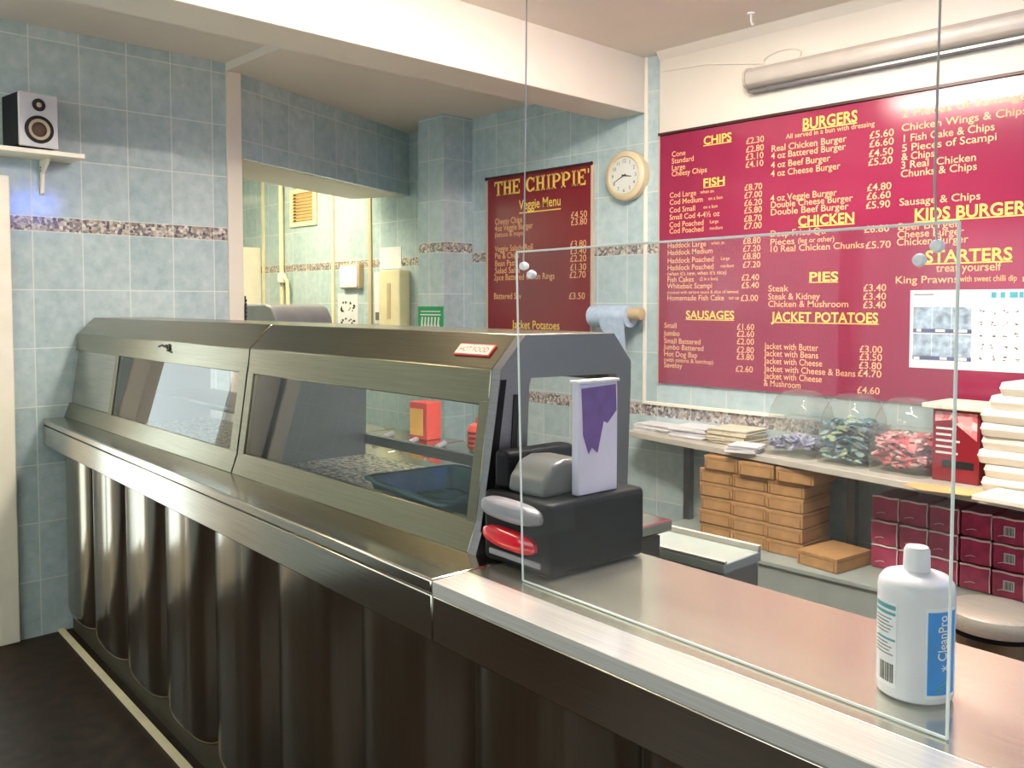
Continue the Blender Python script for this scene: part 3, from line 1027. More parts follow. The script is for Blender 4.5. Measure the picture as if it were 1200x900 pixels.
for r in range(5):
    for c in range(6):
        x = 3.255 + c * 0.045
        z = 1.36 + r * 0.048
        for _ in range(3):
            a, b = random.uniform(0, .016), random.uniform(0, .016)
            mb.box(x + a, x + a + random.uniform(.004, .01), 2.7318, 2.7326, z + b, z + b + random.uniform(.003, .007))
mb.box(2.985, 3.07, 2.7318, 2.7326, 1.635, 1.640)
child(mb, 'pictograms', 'grey_print', t2)
mb = MB()
for i, w in enumerate((.02, .018, .03, .016)):
    mb.box(3.30 + i * .035, 3.30 + i * .035 + w, 2.7318, 2.7326, 1.622, 1.646)
child(mb, 'printed_mark', 'teal', t2)

# ------------------------------------------------------------------ smaller menu with the shop name
t = thing('veggie_menu_board', 'narrow dark maroon menu headed by the shop name', 'menu board', (0.16, 2.75, 1.40))
zt = 2.425
child(MB().box(0.165, 1.088, 2.736, 2.749, 1.38, zt), 'board', 'maroon_dark', t, bevel=0.001)
for a_, b_ in ((0.150, 0.165), (1.088, 1.103)):
    child(MB().box(a_, b_, 2.731, 2.749, 1.38, zt + 0.016), 'side_frame', 'frame_pale', t)
mb = MB().box(0.165, 1.088, 2.731, 2.749, zt, zt + 0.016)
child(mb, 'top_frame', 'frame_brown', t)
for x in (0.158, 1.095):
    child(MB().lathe([(0.012, 2.724), (0.012, 2.731)], (x, 0, zt + 0.006), 'y', 12), 'corner_cap', 'frame_brown', t)


# slab-serif capitals for the shop name
def serif(mb, ch, x, z, h, w, y0, y1):
    s = w * 0.24                # stem
    b = h * 0.13                # serif bar
    def bx(a, c, e, f):
        mb.box(x + a * w, x + c * w, y0, y1, z + e * h, z + f * h)
    def ring(x0, x1, z0, z1, a0, a1, th):
        n = 14
        cx, cz, rx, rz = x + x0 * w, z + (z0 + z1) / 2 * h, (x1 - x0) * w, (z1 - z0) / 2 * h
        pts_o, pts_i = [], []
        for i in range(n + 1):
            a = math.radians(a0 + (a1 - a0) * i / n)
            pts_o.append((cx + rx * math.cos(a), cz + rz * math.sin(a)))
            pts_i.append((cx + (rx - th) * math.cos(a), cz + (rz - b * 0.9) * math.sin(a)))
        for i in range(n):
            q = [pts_o[i], pts_o[i + 1], pts_i[i + 1], pts_i[i]]
            mb.prism(q, 'y', y0, y1)
    k = 0.22
    if ch == 'T':
        bx(.39, .61, 0, 1); bx(.0, 1, .87, 1); bx(.0, .1, .7, .9); bx(.9, 1, .7, .9); bx(.27, .73, 0, .1)
    elif ch == 'H':
        bx(.1, .32, 0, 1); bx(.68, .9, 0, 1); bx(.3, .7, .45, .56)
        for a in (0.0, .58):
            bx(a, a + .42, 0, .1); bx(a, a + .42, .9, 1)
    elif ch == 'E':
        bx(.1, .34, 0, 1); bx(.0, .95, .88, 1); bx(.0, .95, 0, .12); bx(.3, .72, .45, .56); bx(.85, .95, .72, .9); bx(.85, .95, .1, .28); bx(.64, .72, .38, .64)
    elif ch == 'I':
        bx(.2, .8, 0, .1); bx(.2, .8, .9, 1); bx(.36, .64, 0, 1)
    elif ch == 'P':
        bx(.12, .36, 0, 1); bx(.0, .5, .9, 1); bx(.0, .5, 0, .1); bx(.3, .55, .42, .53)
        ring(.5, 1.0, .42, 1.0, -90, 90, w * .22)
    elif ch == 'C':
        ring(.5, 1.0, .0, 1.0, 40, 320, w * .24)
        bx(.84, .93, .62, .95); bx(.84, .93, .05, .3)
    elif ch == "'":
        bx(.35, .65, .72, 1)


mb = MB()
x = 0.232
for ch, w, adv in (('T', .088, .094), ('H', .092, .098), ('E', .082, .14), ('C', .094, .1), ('H', .092, .098), ('I', .056, .058), ('P', .086, .09), ('P', .086, .09), ('I', .056, .058), ('E', .08, .085), ("'", .03, .03)):
    serif(mb, ch, x, 2.310, 0.095, w * 0.88, 2.7345, 2.7361)
    x += adv * 0.9
child(mb, 'shop_name', 'yellow', t)
mb = MB()
write(mb, [('Veggie Menu', 0.655, 2.235, 0.088, 'CENTER', 0.37), ('Jacket Potatoes', 0.62, 1.462, 0.078, 'CENTER', 0.43)], 2.7348, bold=0.01)
mb.box(0.47, 0.84, 2.7342, 2.7361, 2.178, 2.186)
child(mb, 'subheading', 'yellow', t)
mb = MB()
v = 0.235
Sv = 0.058
write(mb, [('Cheesy Chips', v, 2.142, Sv, 'LEFT', .26), ('4oz Veggie Burger', v, 2.098, Sv, 'LEFT', .36), ('(lettuce & mayo)', v, 2.055, Sv * .8, 'LEFT', .28),
           ('Veggie Salady Roll', v, 1.962, Sv, 'LEFT', .36), ('Pie & Chips', v, 1.915, Sv, 'LEFT', .23), ('Bean Pasty', v, 1.865, Sv, 'LEFT', .22), ('Salad Salsa', v, 1.818, Sv, 'LEFT', .24), ('2pce Battered Onion Rings', v - .01, 1.772, Sv, 'LEFT', .56), ('Battered Sav', v - .01, 1.648, Sv, 'LEFT', .26),
           ('£4.50', .99, 2.137, Sv, 'CENTER', .13), ('£3.80', .99, 2.094, Sv, 'CENTER', .13), ('£3.80', .985, 1.961, Sv, 'CENTER', .13), ('£3.40', .985, 1.919, Sv, 'CENTER', .13), ('£2.20', .985, 1.873, Sv, 'CENTER', .13), ('£1.30', .985, 1.82, Sv, 'CENTER', .13), ('£2.70', .98, 1.774, Sv, 'CENTER', .13), ('£3.50', .975, 1.645, Sv, 'CENTER', .13)], 2.7348)
child(mb, 'price_list', 'cream_text', t)

# ------------------------------------------------------------------ clock
t = thing('wall_clock', 'round cream wall clock between the two menu boards', 'clock', (1.375, 2.75, 2.325))
mb = MB().lathe([(0.125, 0.0), (0.138, -0.004), (0.142, -0.03), (0.14, -0.055), (0.128, -0.066), (0.11, -0.068), (0.104, -0.058), (0.0, -0.058)], (0, 0, 0), 'y', 56)
mb.build('case', 'clock_rim', t, smooth=True)
mb = MB().lathe([(0.0, -0.0585), (0.103, -0.0585), (0.103, -0.0605), (0.0, -0.0605)], (0, 0, 0), 'y', 48)
mb.build('dial', 'clock_face', t)
mb = MB()
for i in range(12):
    a = math.radians(30 * (i + 1))
    write(mb, [(str(i + 1), 0.083 * math.sin(a), 0.083 * math.cos(a), 0.030, 'CENTER')], -0.0612)
mb.build('numerals', 'dark_print', t)
for ang, ln2, w, nm in ((100, 0.055, 0.005, 'hour_hand'), (245, 0.078, 0.0035, 'minute_hand')):
    a = math.radians(ang)
    d = Vector((math.sin(a), 0, math.cos(a)))
    n_ = Vector((math.cos(a), 0, -math.sin(a)))
    pts = [d * -0.015 + n_ * w, d * ln2 + n_ * w * 0.4, d * ln2 - n_ * w * 0.4, d * -0.015 - n_ * w]
    mb = MB().prism([(p.x, p.z) for p in pts], 'y', -0.0632, -0.0622)
    mb.build(nm, 'dark_print', t)

# ------------------------------------------------------------------ blue paper roll on its wall holder
t = thing('paper_roll_holder', 'wall holder with a pale blue paper roll under the clock', 'paper roll', (1.33, 2.75, 1.53))
mb = MB().lathe([(0.018, -0.15), (0.062, -0.15), (0.062, 0.13), (0.018, 0.13)], (0, -0.10, -0.005), 'x', 32)
mb.build('paper_roll', 'blue_paper', t, smooth=True)
mb = MB().lathe([(0.0, 0.125), (0.032, 0.125), (0.038, 0.135), (0.034, 0.21), (0.02, 0.215), (0.0, 0.215)], (0, -0.10, 0.01), 'x', 20)
mb.build('end_cap', 'beige', t, smooth=True)
mb = MB().lathe([(0.0, -0.19), (0.02, -0.188), (0.028, -0.175), (0.022, -0.15), (0.0, -0.15)], (0, -0.10, 0.0), 'x', 16)
mb.build('end_knob', 'beige', t, smooth=True)
mb = MB().box(-0.165, -0.155, -0.10, 0.0, -0.012, 0.012).box(0.14, 0.15, -0.10, 0.0, -0.012, 0.012).box(-0.165, 0.15, -0.008, 0.0, -0.015, 0.015)
mb.build('bracket', 'bright', t, bevel=0.002)
mb = MB()
rings = []
for z, x0, x1, y in ((-0.02, -0.05, 0.125, -0.162), (-0.07, -0.045, 0.125, -0.155), (-0.14, 0.0, 0.12, -0.14), (-0.2, 0.04, 0.115, -0.13)):
    rings.append([mb.v((x0, y, z)), mb.v((x1, y + 0.004, z)), mb.v((x1, y + 0.006, z)), mb.v((x0, y + 0.002, z))])
mb.loft(rings)
mb.build('hanging_sheet', 'blue_paper', t, smooth=True)

# ------------------------------------------------------------------ grey light fitting over the menu
t = thing('wall_light_fitting', 'long grey unlit strip light above the big menu', 'light fitting', (2.17, 2.722, 2.71))
mb = MB().prism([(0.0, 0.055), (-0.03, 0.06), (-0.06, 0.052), (-0.085, 0.03), (-0.09, 0.0), (-0.08, -0.028), (-0.055, -0.045), (0.0, -0.05)], 'x', 0.012, 1.98)
mb.build('diffuser', 'lampgrey', t, bevel=0.004)
for a, b in ((0.0, 0.012), (1.98, 1.992)):
    mb = MB().prism([(0.0, 0.058), (-0.03, 0.064), (-0.063, 0.055), (-0.089, 0.032), (-0.094, 0.0), (-0.083, -0.031), (-0.057, -0.048), (0.0, -0.053)], 'x', a, b)
    mb.build('end_cap', 'lampgrey', t)
mb = MB().box(0.01, 1.985, -0.06, 0.0, -0.062, -0.052)
mb.build('lower_gear_tray', 'steel_dark', t)
# looped cable clipped to the white board beside it
mb = MB()
pts = [(2.16 + 0.10 * math.cos(a) + 0.18, 2.717, 2.80 + 0.035 * math.sin(a)) for a in [math.radians(x) for x in range(200, -70, -18)]]
mb.tube([(1.62, 2.719, 2.868)] + [(1.9, 2.719, 2.852)] + pts, 0.004, 6)
o = mb.build('loose_cable', 'paint', None, smooth=True)
tag(o, 'thin white cable looped beside the grey strip light', 'cable')
t = thing('ceiling_hook', 'small white hook screwed into the kitchen ceiling', 'hook', (2.296, 2.5, 2.975))
MB().lathe([(0.0, 0.0), (0.018, 0.0), (0.016, -0.006), (0.0, -0.008)], (0, 0, 0), 'z', 16).build('plate', 'white', t, smooth=True)
MB().tube([(0, 0, -0.005), (0, 0, -0.04), (0.008, 0, -0.06), (0.018, 0, -0.055), (0.02, 0, -0.045)], 0.004, 8).build('hook_wire', 'white', t, smooth=True)

# ------------------------------------------------------------------ shelf under the menu and what stands on it
SZ = 0.895
t = thing('steel_wall_shelf', 'long steel shelf under the big menu carrying paper and tubs', 'shelf', (1.5, 2.75, SZ - 0.03))
mb = MB().prism([(0.0, -0.002), (3.2, -0.002), (3.2, -0.72), (2.1, -0.56), (0.0, -0.20)], 'z', 0.0, 0.03)
mb.build('shelf_board', 'shelf_grey', t, bevel=0.003)
for x in (0.36, 1.262, 2.7):
    mb = MB().box(x - 0.02, x + 0.02, -0.12, -0.08, -(SZ - 0.03), 0.0)
    mb.build('upright', 'steel_dark', t, bevel=0.002)

random.seed(11)
def paper_stack(x, y, w, d, n, label, mat, rz, first=None):
    o = MB()
    z = 0.0
    for i in range(n):
        dx_, dy_ = random.uniform(-.012, .012), random.uniform(-.01, .01)
        th = 0.006
        o.T = Matrix.Translation((dx_, dy_, 0)) @ Matrix.Rotation(random.uniform(-.05, .05), 4, 'Z')
        o.box(-w / 2, w / 2, -d / 2, d / 2, z, z + th - 0.0012)
        z += th
    ob = o.build('paper_stack', mat, None, loc=(x, y, SZ + 0.0005), rot=(0, 0, rz))
    tag(ob, label, 'stack of paper', 'wrapping paper stacks on the steel shelf')
    ob['kind'] = 'thing'
    return ob
paper_stack(1.65, 2.665, 0.24, 0.13, 7, 'white paper stack at the shelf end nearest the heated cabinet', 'paper', -0.04)
paper_stack(1.91, 2.64, 0.22, 0.17, 10, 'white paper stack second from the cabinet end of the shelf', 'paper', 0.03)
paper_stack(2.17, 2.63, 0.22, 0.2, 13, 'cream paper stack in the middle of the shelf stacks', 'paper_b', -0.02)
paper_stack(2.335, 2.435, 0.15, 0.13, 6, 'low paper stack leaning against the tub of purple sachets', 'paper', 0.22)


def tub(x, y, w, d, h, label):
    t = thing('clear_tub', label, 'tub', (x, y, SZ + 0.001), -0.08)
    mb = MB()
    def rg(s_, z, r):
        return [mb.v(p) for p in rr(w / 2 * s_, d / 2 * s_, r, z, 5)]
    rings = [rg(0.96, 0.0, .03), rg(1.0, 0.006, .035), rg(0.985, h * .45, .04), rg(0.90, h * .72, .05), rg(0.74, h * .9, .05), rg(0.5, h * .985, .04), rg(0.3, h, .03)]
    mb.loft(rings)
    mb.build('tub_wall', 'clear', t, smooth=True)
    mb = MB()
    def rg2(s_, z, r):
        return [mb.v(p) for p in rr(w / 2 * s_, d / 2 * s_, r, z, 5)]
    rings = [rg2(1.0, h * .52, .04), rg2(1.03, h * .525, .04), rg2(1.03, h * .555, .04), rg2(0.985, h * .56, .04)]
    mb.loft(rings, cap=False)
    mb.build('tub_rim', 'clear', t, smooth=True)
    return t


def contents(x, y, w, d, h, mat, label, n, seed):
    random.seed(seed)
    mb = MB()
    for i in range(n):
        k = i / n
        px, py = random.uniform(-.5, .5) * (w - .06), random.uniform(-.5, .5) * (d - .06)
        pz = 0.008 + h * random.random() ** 0.8
        mb.T = Matrix.Translation((px, py, pz + .012)) @ Euler((random.uniform(-.5, .5), random.uniform(-.5, .5), random.uniform(0, 6.28))).to_matrix().to_4x4()
        a, b = random.uniform(.02, .032), random.uniform(.013, .02)
        mb.hexa([(-a, -b), (a, -b), (a, b), (-a, b)], [(-a * .75, -b * .75), (a * .75, -b * .75), (a * .75, b * .75), (-a * .75, b * .75)], -.003, .006)
    o = mb.build('sachets', mat, None, loc=(x, y, SZ + 0.003), rot=(0, 0, -0.08))
    tag(o, label, 'sachets', kind='stuff')


tub(2.555, 2.55, 0.25, 0.25, 0.30, 'clear domed tub with a few purple sachets at its base')
contents(2.555, 2.55, 0.25, 0.25, 0.05, 'sachet_purple', 'purple sachets lying in the first clear tub', 60, 1)
tub(2.822, 2.52, 0.235, 0.25, 0.305, 'clear domed tub half full of green and blue sachets')
contents(2.822, 2.52, 0.235, 0.25, 0.165, 'sachet_teal', 'green and blue sachets filling half the middle clear tub', 240, 2)
tub(3.075, 2.49, 0.25, 0.25, 0.31, 'clear domed tub with red and pink sachets beside the maroon carton')
contents(3.075, 2.49, 0.25, 0.25, 0.13, 'sachet_red', 'red and pink sachets in the third clear tub', 220, 3)

t = thing('maroon_carton', 'maroon printed carton between the red sachet tub and foam boxes', 'carton', (3.30, 2.50, SZ + 0.001), -0.06)
MB().box(-0.09, 0.09, -0.11, 0.11, 0, 0.285).build('carton_body', 'maroon_dark', t, bevel=0.004)
mb = MB().prism([(-0.08, 0.275), (0.08, 0.275), (0.08, 0.17), (-0.02, 0.245), (-0.08, 0.235)], 'y', -0.1112, -0.11)
mb.build('pink_flash', 'sachet_red', t)
mb = MB()
for i, w in enumerate((.06, .045, .07, .05, .065)):
    mb.box(-0.075, -0.075 + w * 1.3, -0.1116, -0.11, 0.205 - i * 0.024, 0.213 - i * 0.024)
mb.build('printed_lines', 'seam', t)
mb = MB().box(-0.05, 0.07, -0.1116, -0.11, 0.055, 0.085)
mb.build('dark_patch', 'black_soft', t)
o = MB().box(-0.12, 0.12, -0.13, 0.12, 0, 0.02).build('carton_lid', 'paper_b', None, bevel=0.004, loc=(3.295, 2.495, SZ + 0.2875), rot=(0, 0, -0.06))
o.name = 'flat_tray'
tag(o, 'flat cream tray resting on top of the maroon carton', 'tray')
o = MB().prism([(-0.13, 0.0), (0.11, 0.04), (0.14, 0.0), (0.10, -0.10), (-0.06, -0.12), (-0.15, -0.07)], 'z', 0, 0.003).build('cardboard_scrap', 'card_pale', None, loc=(3.32, 2.265, SZ + 0.001), rot=(0, 0, 0.03))
tag(o, 'torn pale cardboard piece at the shelf edge below the carton', 'cardboard')

# foam boxes, stacked lid to base
def foam_box(label, x, y, z, rz, s_=1.0, tilt=0.0):
    t = thing('foam_box', label, 'foam box', (x, y, z), rz, 'stack of foam boxes at the shelf end')
    t.rotation_euler = (0, tilt, rz)
    mb = MB()
    def rg(a, z_):
        return [mb.v(p) for p in rr(0.125 * a * s_, 0.11 * a * s_, .02, z_, 4)]
    mb.loft([rg(.95, 0), rg(.975, .004), rg(1.0, .022), rg(1.015, .0245), rg(1.015, .0275)])
    mb.build('base', 'foam', t, smooth=True)
    mb = MB()
    mb.loft([rg(1.015, .0278), rg(1.015, .030), rg(1.0, .0325), rg(.975, .047), rg(.94, .050)])
    mb.build('lid', 'foam', t, smooth=True)
    return t


ordn = ['bottom', 'second', 'third', 'fourth', 'fifth', 'sixth', 'seventh', 'topmost']
z = SZ + 0.001
random.seed(5)
proto = None
for i, nme in enumerate(ordn):
    lab_ = ('white foam box at the bottom of the stack beside the maroon carton' if i == 0 else
            'topmost white foam box of the stack beside the maroon carton' if i == 7 else
            'white foam box, %s from the bottom of the stack by the maroon carton' % nme)
    x, y, rz = 3.535 + random.uniform(-.012, .012) + (0.03 if i == 6 else 0.07 if i == 7 else 0), 2.42 + random.uniform(-.008, .008), -0.06 + random.uniform(-.05, .05)
    if proto is None:
        proto = foam_box(lab_, x, y, z, rz)
    else:
        o = copy_thing(proto, (x, y, z), rz, lab_)
    z += 0.0515
o = MB().box(-0.16, 0.16, -0.1, 0.1, 0, 0.02).build('foam_sheet', 'foam', None, bevel=0.004, loc=(3.62, 2.19, SZ + 0.001), rot=(0, 0, -0.12))
tag(o, 'flat white foam slab sticking out under the foam box stack', 'foam slab')

# ------------------------------------------------------------------ low bench with pizza boxes and drinks
BZ = 0.45
t = thing('low_bench', 'low grey steel bench against the wall beneath the long shelf', 'bench', (3.2, 2.5, 0))
mb = MB().box(-1.35, 1.4, -0.245, 0.235, BZ - 0.02, BZ)
mb.build('bench_top', 'bench_paint', t, bevel=0.003)
mb = MB().box(-1.34, 1.39, -0.235, -0.22, 0.31, BZ - 0.021)
mb.build('front_rail', 'bench_paint', t, bevel=0.002)
mb = MB().box(-1.3, 1.35, -0.20, 0.22, 0.02, 0.31)
mb.build('under_cupboard', 'trimw', t, bevel=0.003)


def carton(label, x, y, z, rz, w, d, h):
    t = thing('cardboard_box', label, 'cardboard box', (x, y, z), rz, 'flat brown cardboard boxes under the shelf')
    MB().box(-w / 2, w / 2, -d / 2, d / 2, 0, h * .77).build('box_body', 'card', t, bevel=0.004)
    mb = MB().box(-w / 2 - .0008, w / 2 + .0008, -d / 2 - .0008, d / 2 + .0008, h * .78, h + .0015)
    mb.build('lid', 'card', t, bevel=0.0015)
    mb = MB()
    for s_ in (-1, 1):
        mb.box(s_ * (w / 2 - .012) - .003, s_ * (w / 2 - .012) + .003, -d / 2 - .0012, -d / 2, .004, h * .72)
    mb.build('tuck_slot', 'card_dark', t)
    return t


bw, bd_, bh = 0.183, 0.26, 0.0635
cols = ['the column by the cabinet', 'the middle column', 'the column beside the single box']
rows_ = ['bottom row', 'second row up', 'third row up', 'fourth row up', 'fifth row up', 'top row']
proto = None
random.seed(21)
for r in range(6):
    for c in range(3):
        x = 2.185 + c * 0.190 + random.uniform(-.0015, .0015)
        y = 2.545 - 0.012 * c + random.uniform(-.006, .006)
        rz = random.uniform(-.008, .008)
        if r == 5:
            x += 0.035 + 0.010 * c
            y -= 0.02
        lab_ = 'brown cardboard box, %s, in %s of the pile' % (rows_[r], cols[c])
        if proto is None:
            proto = carton(lab_, x, y, BZ + 0.001, rz, bw, bd_, bh)
        else:
            copy_thing(proto, (x, y, BZ + 0.001 + r * (bh + 0.0045)), rz, lab_)
carton('single brown cardboard box lying flat beside the tall pile', 2.782, 2.44, BZ + 0.001, -0.15, 0.20, 0.26, 0.062)

# maroon shrink-wrapped packs
def wrapped(label, x, y, z, rz):
    t = thing('wrapped_pack', label, 'wrapped pack', (x, y, z), rz, 'maroon wrapped packs on the low bench')
    w, d, h = 0.118, 0.20, 0.103
    MB().rounded(-w / 2, w / 2, -d / 2, d / 2, 0.001, h, 0.012, axis='y').build('wrapped_block', 'pack', t, bevel=0.004)
    mb = MB()
    mb.tube([(-w / 2 + .002, -d / 2 - .002, h - .004), (-w / 5, -d / 2 - .004, h - .001), (w / 6, -d / 2 - .002, h - .005), (w / 2 - .002, -d / 2 - .003, h - .001)], 0.0042, 6)
    mb.tube([(w / 2 - .002, -d / 2 - .002, .004), (w / 2 - .004, -d / 2 - .003, h * .5), (w / 2 - .002, -d / 2 - .002, h - .003)], 0.0024, 6)
    mb.tube([(-w / 3, -d / 2 - .001, h * .25), (-w / 8, -d / 2 - .002, h * .33), (0.0, -d / 2 - .001, h * .3)], 0.0014, 5)
    mb.build('film_seam', 'seam', t)
    return t


proto = None
nth = ['next to the single cardboard box', 'second from the single cardboard box', 'third from the single cardboard box', 'fourth from the single cardboard box', 'fifth from the single cardboard box', 'sixth from the single cardboard box', 'seventh from the single cardboard box']
rw = ['bottom row', 'middle row', 'top row']
random.seed(8)
for r in range(3):
    for c in range(7):
        x, y = 2.972 + c * 0.1235 + random.uniform(-.002, .002), 2.615 - c * 0.006 + random.uniform(-.004, .004)
        lab_ = 'maroon wrapped pack in the %s, %s' % (rw[r], nth[c])
        z = BZ + 0.001 + r * 0.1065
        if proto is None:
            proto = wrapped(lab_, x, y, z, -0.03)
            o = proto
        else:
            o = copy_thing(proto, (x, y, z), -0.03 + random.uniform(-.015, .015), lab_)
        if c == 4:
            mb = MB().box(-0.018, 0.022, -0.1025, -0.1008, 0.03, 0.07)
            st = mb.build('bar_label', 'paper', o)
            mb = MB()
            for k in range(8):
                mb.box(-0.014 + k * .0042, -0.0125 + k * .0042 + (k % 3) * .0006, -0.1032, -0.1025, 0.035, 0.066)
            mb.build('bars', 'dark_print', st)

# ------------------------------------------------------------------ pedal bin
t = thing('pedal_bin', 'round steel pedal bin standing behind the counter', 'bin', (3.585, 1.95, 0))
MB().lathe([(0.0, 0.0), (0.138, 0.0), (0.142, 0.01), (0.142, 0.50), (0.0, 0.50)], seg=48).build('bin_body', 'steel_v', t, smooth=True)
MB().lathe([(0.13, 0.5005), (0.145, 0.501), (0.145, 0.517), (0.13, 0.518)], seg=48).build('black_collar', 'black', t, smooth=True)
MB().lathe([(0.0, 0.5185), (0.149, 0.5185), (0.152, 0.525), (0.152, 0.556), (0.147, 0.570), (0.135, 0.577), (0.06, 0.583), (0.0, 0.584)], seg=48).build('bin_lid', 'lid_steel', t, smooth=True)
MB().box(-0.03, 0.03, -0.19, -0.135, 0.012, 0.022).build('pedal', 'black', t, bevel=0.004)

# ------------------------------------------------------------------ steel range and prep unit behind the counter
t = thing('frying_range', 'low steel frying range seen through the heated cabinet', 'range', (1.5, 1.15, 0))
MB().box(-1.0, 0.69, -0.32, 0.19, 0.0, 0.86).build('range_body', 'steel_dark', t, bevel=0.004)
MB().box(-1.01, 0.70, -0.33, 0.20, 0.86, 0.9).build('range_top', 'steel', t, bevel=0.004)
for x0_, x1_ in ((-0.92, -0.42), (-0.41, 0.10), (0.11, 0.66)):
    mb = MB().box(x0_, x1_, -0.30, 0.16, 0.9005, 0.985)
    mb.build('pan_cover', 'steel', t, bevel=0.006)
for i, (x0, y0, x1, y1) in enumerate(((1.62, 0.93, 1.49, 1.12), (1.42, 0.93, 1.28, 1.14), (1.80, 0.93, 1.66, 1.14))):
    t = thing('basket_handle', ['middle steel basket handle lying in front of the red carton', 'steel basket handle furthest from the red squeeze bottle', 'steel basket handle nearest the red squeeze bottle'][i], 'handle', (x0, y0, 0.9985), 0, 'steel basket handles on the range')
    d = Vector((x1 - x0, y1 - y0, 0))
    mb = MB().tube([(0, 0, 0), d * 0.98], 0.009, 8)
    mb.build('rod', 'bright', t, smooth=True)
    mb = MB().tube([d * 0.55, d * 1.0], 0.0125, 8)
    mb.build('grip', 'grey_plastic', t, smooth=True)

t = thing('red_carton', 'red carton with an orange front on the frying range', 'carton', (1.435, 1.215, 0.9855), 0.1)
MB().box(-0.06, 0.055, -0.045, 0.045, 0, 0.17).build('carton_body', 'red_box', t, bevel=0.004)
MB().box(-0.054, 0.03, -0.0465, -0.045, 0.02, 0.14).build('orange_front', 'yellow_box', t)
t = thing('sauce_bottle', 'red ribbed squeeze bottle with green cap base by the cabinet post', 'bottle', (2.10, 0.95, 0.9855))
MB().lathe([(0.0, 0.0), (0.034, 0.0), (0.038, 0.006), (0.037, 0.055), (0.034, 0.06), (0.0, 0.06)], seg=28).build('green_holder', 'green', t, smooth=True)
prof = [(0.0, 0.0605), (0.036, 0.0605)]
for i in range(9):
    prof.append((0.045 if i % 2 else 0.041, 0.07 + i * 0.009))
prof += [(0.034, 0.155), (0.014, 0.163), (0.008, 0.185), (0.0, 0.185)]
MB().lathe(prof, seg=28).build('red_body', 'red_box', t, smooth=True)

t = thing('prep_unit', 'narrow steel prep unit behind the counter beside the dispenser', 'prep unit', (2.915, 0.895, 0))
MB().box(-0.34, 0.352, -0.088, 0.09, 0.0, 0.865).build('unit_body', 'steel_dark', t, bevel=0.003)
MB().box(-0.35, 0.358, -0.093, 0.095, 0.866, 0.895).build('unit_top', 'bench_paint', t, bevel=0.004)
mb = MB().box(-0.35, 0.358, -0.093, -0.08, 0.8955, 0.902).box(-0.35, 0.358, 0.08, 0.095, 0.8955, 0.912)
mb.build('raised_rim', 'shelf_grey', t, bevel=0.001)

# ------------------------------------------------------------------ speaker on its wall shelf
t = thing('bracket_shelf', 'small cream wall shelf on a bracket under the speaker', 'shelf', (0, 0.0, 2.27))
MB().box(0.0005, 0.20, -0.24, 0.172, 0.005, 0.027).build('shelf_board', 'trimw', t, bevel=0.003)
mb = MB().prism([(0.0005, 0.004), (0.12, 0.004), (0.115, -0.012), (0.03, -0.06), (0.018, -0.15), (0.0005, -0.16)], 'y', 0.03, 0.045)
mb.build('bracket', 'trimw', t, bevel=0.002)
mb = MB()
for z in (-0.03, -0.045):
    mb.lathe([(0.0, 0), (0.005, 0), (0.005, -0.002), (0.0, -0.002)], (0.02, 0.03, z), 'y', 10)
mb.build('screw', 'grey_print', t)

t = thing('speaker', 'small black speaker with a silver front on the wall shelf', 'speaker', (0.115, -0.035, 2.298), math.radians(97))
MB().box(-0.082, 0.082, -0.075, 0.10, 0.008, 0.245).build('cabinet', 'black', t, bevel=0.004)
MB().rounded(-0.083, 0.083, -0.092, -0.0755, 0.006, 0.247, 0.008, axis='y').build('front_baffle', 'speaker_face', t, bevel=0.003)
MB().box(-0.06, 0.06, -0.06, 0.08, 0.0, 0.0075).build('foot', 'black', t)
mb = MB().lathe([(0.0, -0.0925), (0.062, -0.0925), (0.062, -0.098), (0.052, -0.1), (0.048, -0.095), (0.0, -0.094)], (0, 0, 0.085), 'y', 36)
w = mb.build('woofer', 'black_soft', t, smooth=True)
mb = MB().lathe([(0.046, -0.0945), (0.047, -0.0975), (0.034, -0.0965), (0.033, -0.0945)], (0, 0, 0.085), 'y', 36)
mb.build('cone_ring', 'speaker_ring', w, smooth=True)
mb = MB().lathe([(0.0, -0.101), (0.015, -0.1), (0.028, -0.097), (0.033, -0.0945), (0.0, -0.0942)], (0, 0, 0.085), 'y', 28)
mb.build('cone_centre', 'speaker_cone', w, smooth=True)
mb = MB().lathe([(0.0, -0.0925), (0.028, -0.0925), (0.028, -0.097), (0.022, -0.0985), (0.0, -0.097)], (0, 0, 0.195), 'y', 28)
tw = mb.build('tweeter', 'black_soft', t, smooth=True)
mb = MB().lathe([(0.0, -0.102), (0.007, -0.101), (0.012, -0.0975), (0.0, -0.097)], (0, 0, 0.195), 'y', 20)
mb.build('dome', 'speaker_ring', tw, smooth=True)

# ------------------------------------------------------------------ back room seen through the opening
t = thing('wall_vent', 'amber louvred vent high on the back room wall', 'vent', (-2.25, 2.75, 2.43))
mb = MB().box(-0.22, -0.17, -0.02, 0, -0.16, 0.17).box(0.17, 0.22, -0.02, 0, -0.16, 0.17).box(-0.17, 0.17, -0.02, 0, -0.16, -0.12).box(-0.17, 0.17, -0.02, 0, 0.13, 0.17)
mb.build('vent_frame', 'offwhite', t, bevel=0.003)
mb = MB().box(-0.17, 0.17, -0.006, 0, -0.12, 0.13)
for k in range(9):
    z = -0.115 + k * 0.028
    mb.prism([(-0.006, z), (-0.018, z + 0.006), (-0.018, z + 0.010), (-0.006, z + 0.016)], 'x', -0.168, 0.168)
mb.build('louvres', 'orange_vent', t)
mb = MB()
for k in range(9):
    mb.box(-0.15, -0.11, -0.0192, -0.018, -0.110 + k * 0.028, -0.100 + k * 0.028)
mb.build('slot_row', 'frame_brown', t)
t = thing('water_pipe', 'pale vertical water pipe with a tap on the back room wall', 'pipe', (-2.6, 2.72, 0.9))
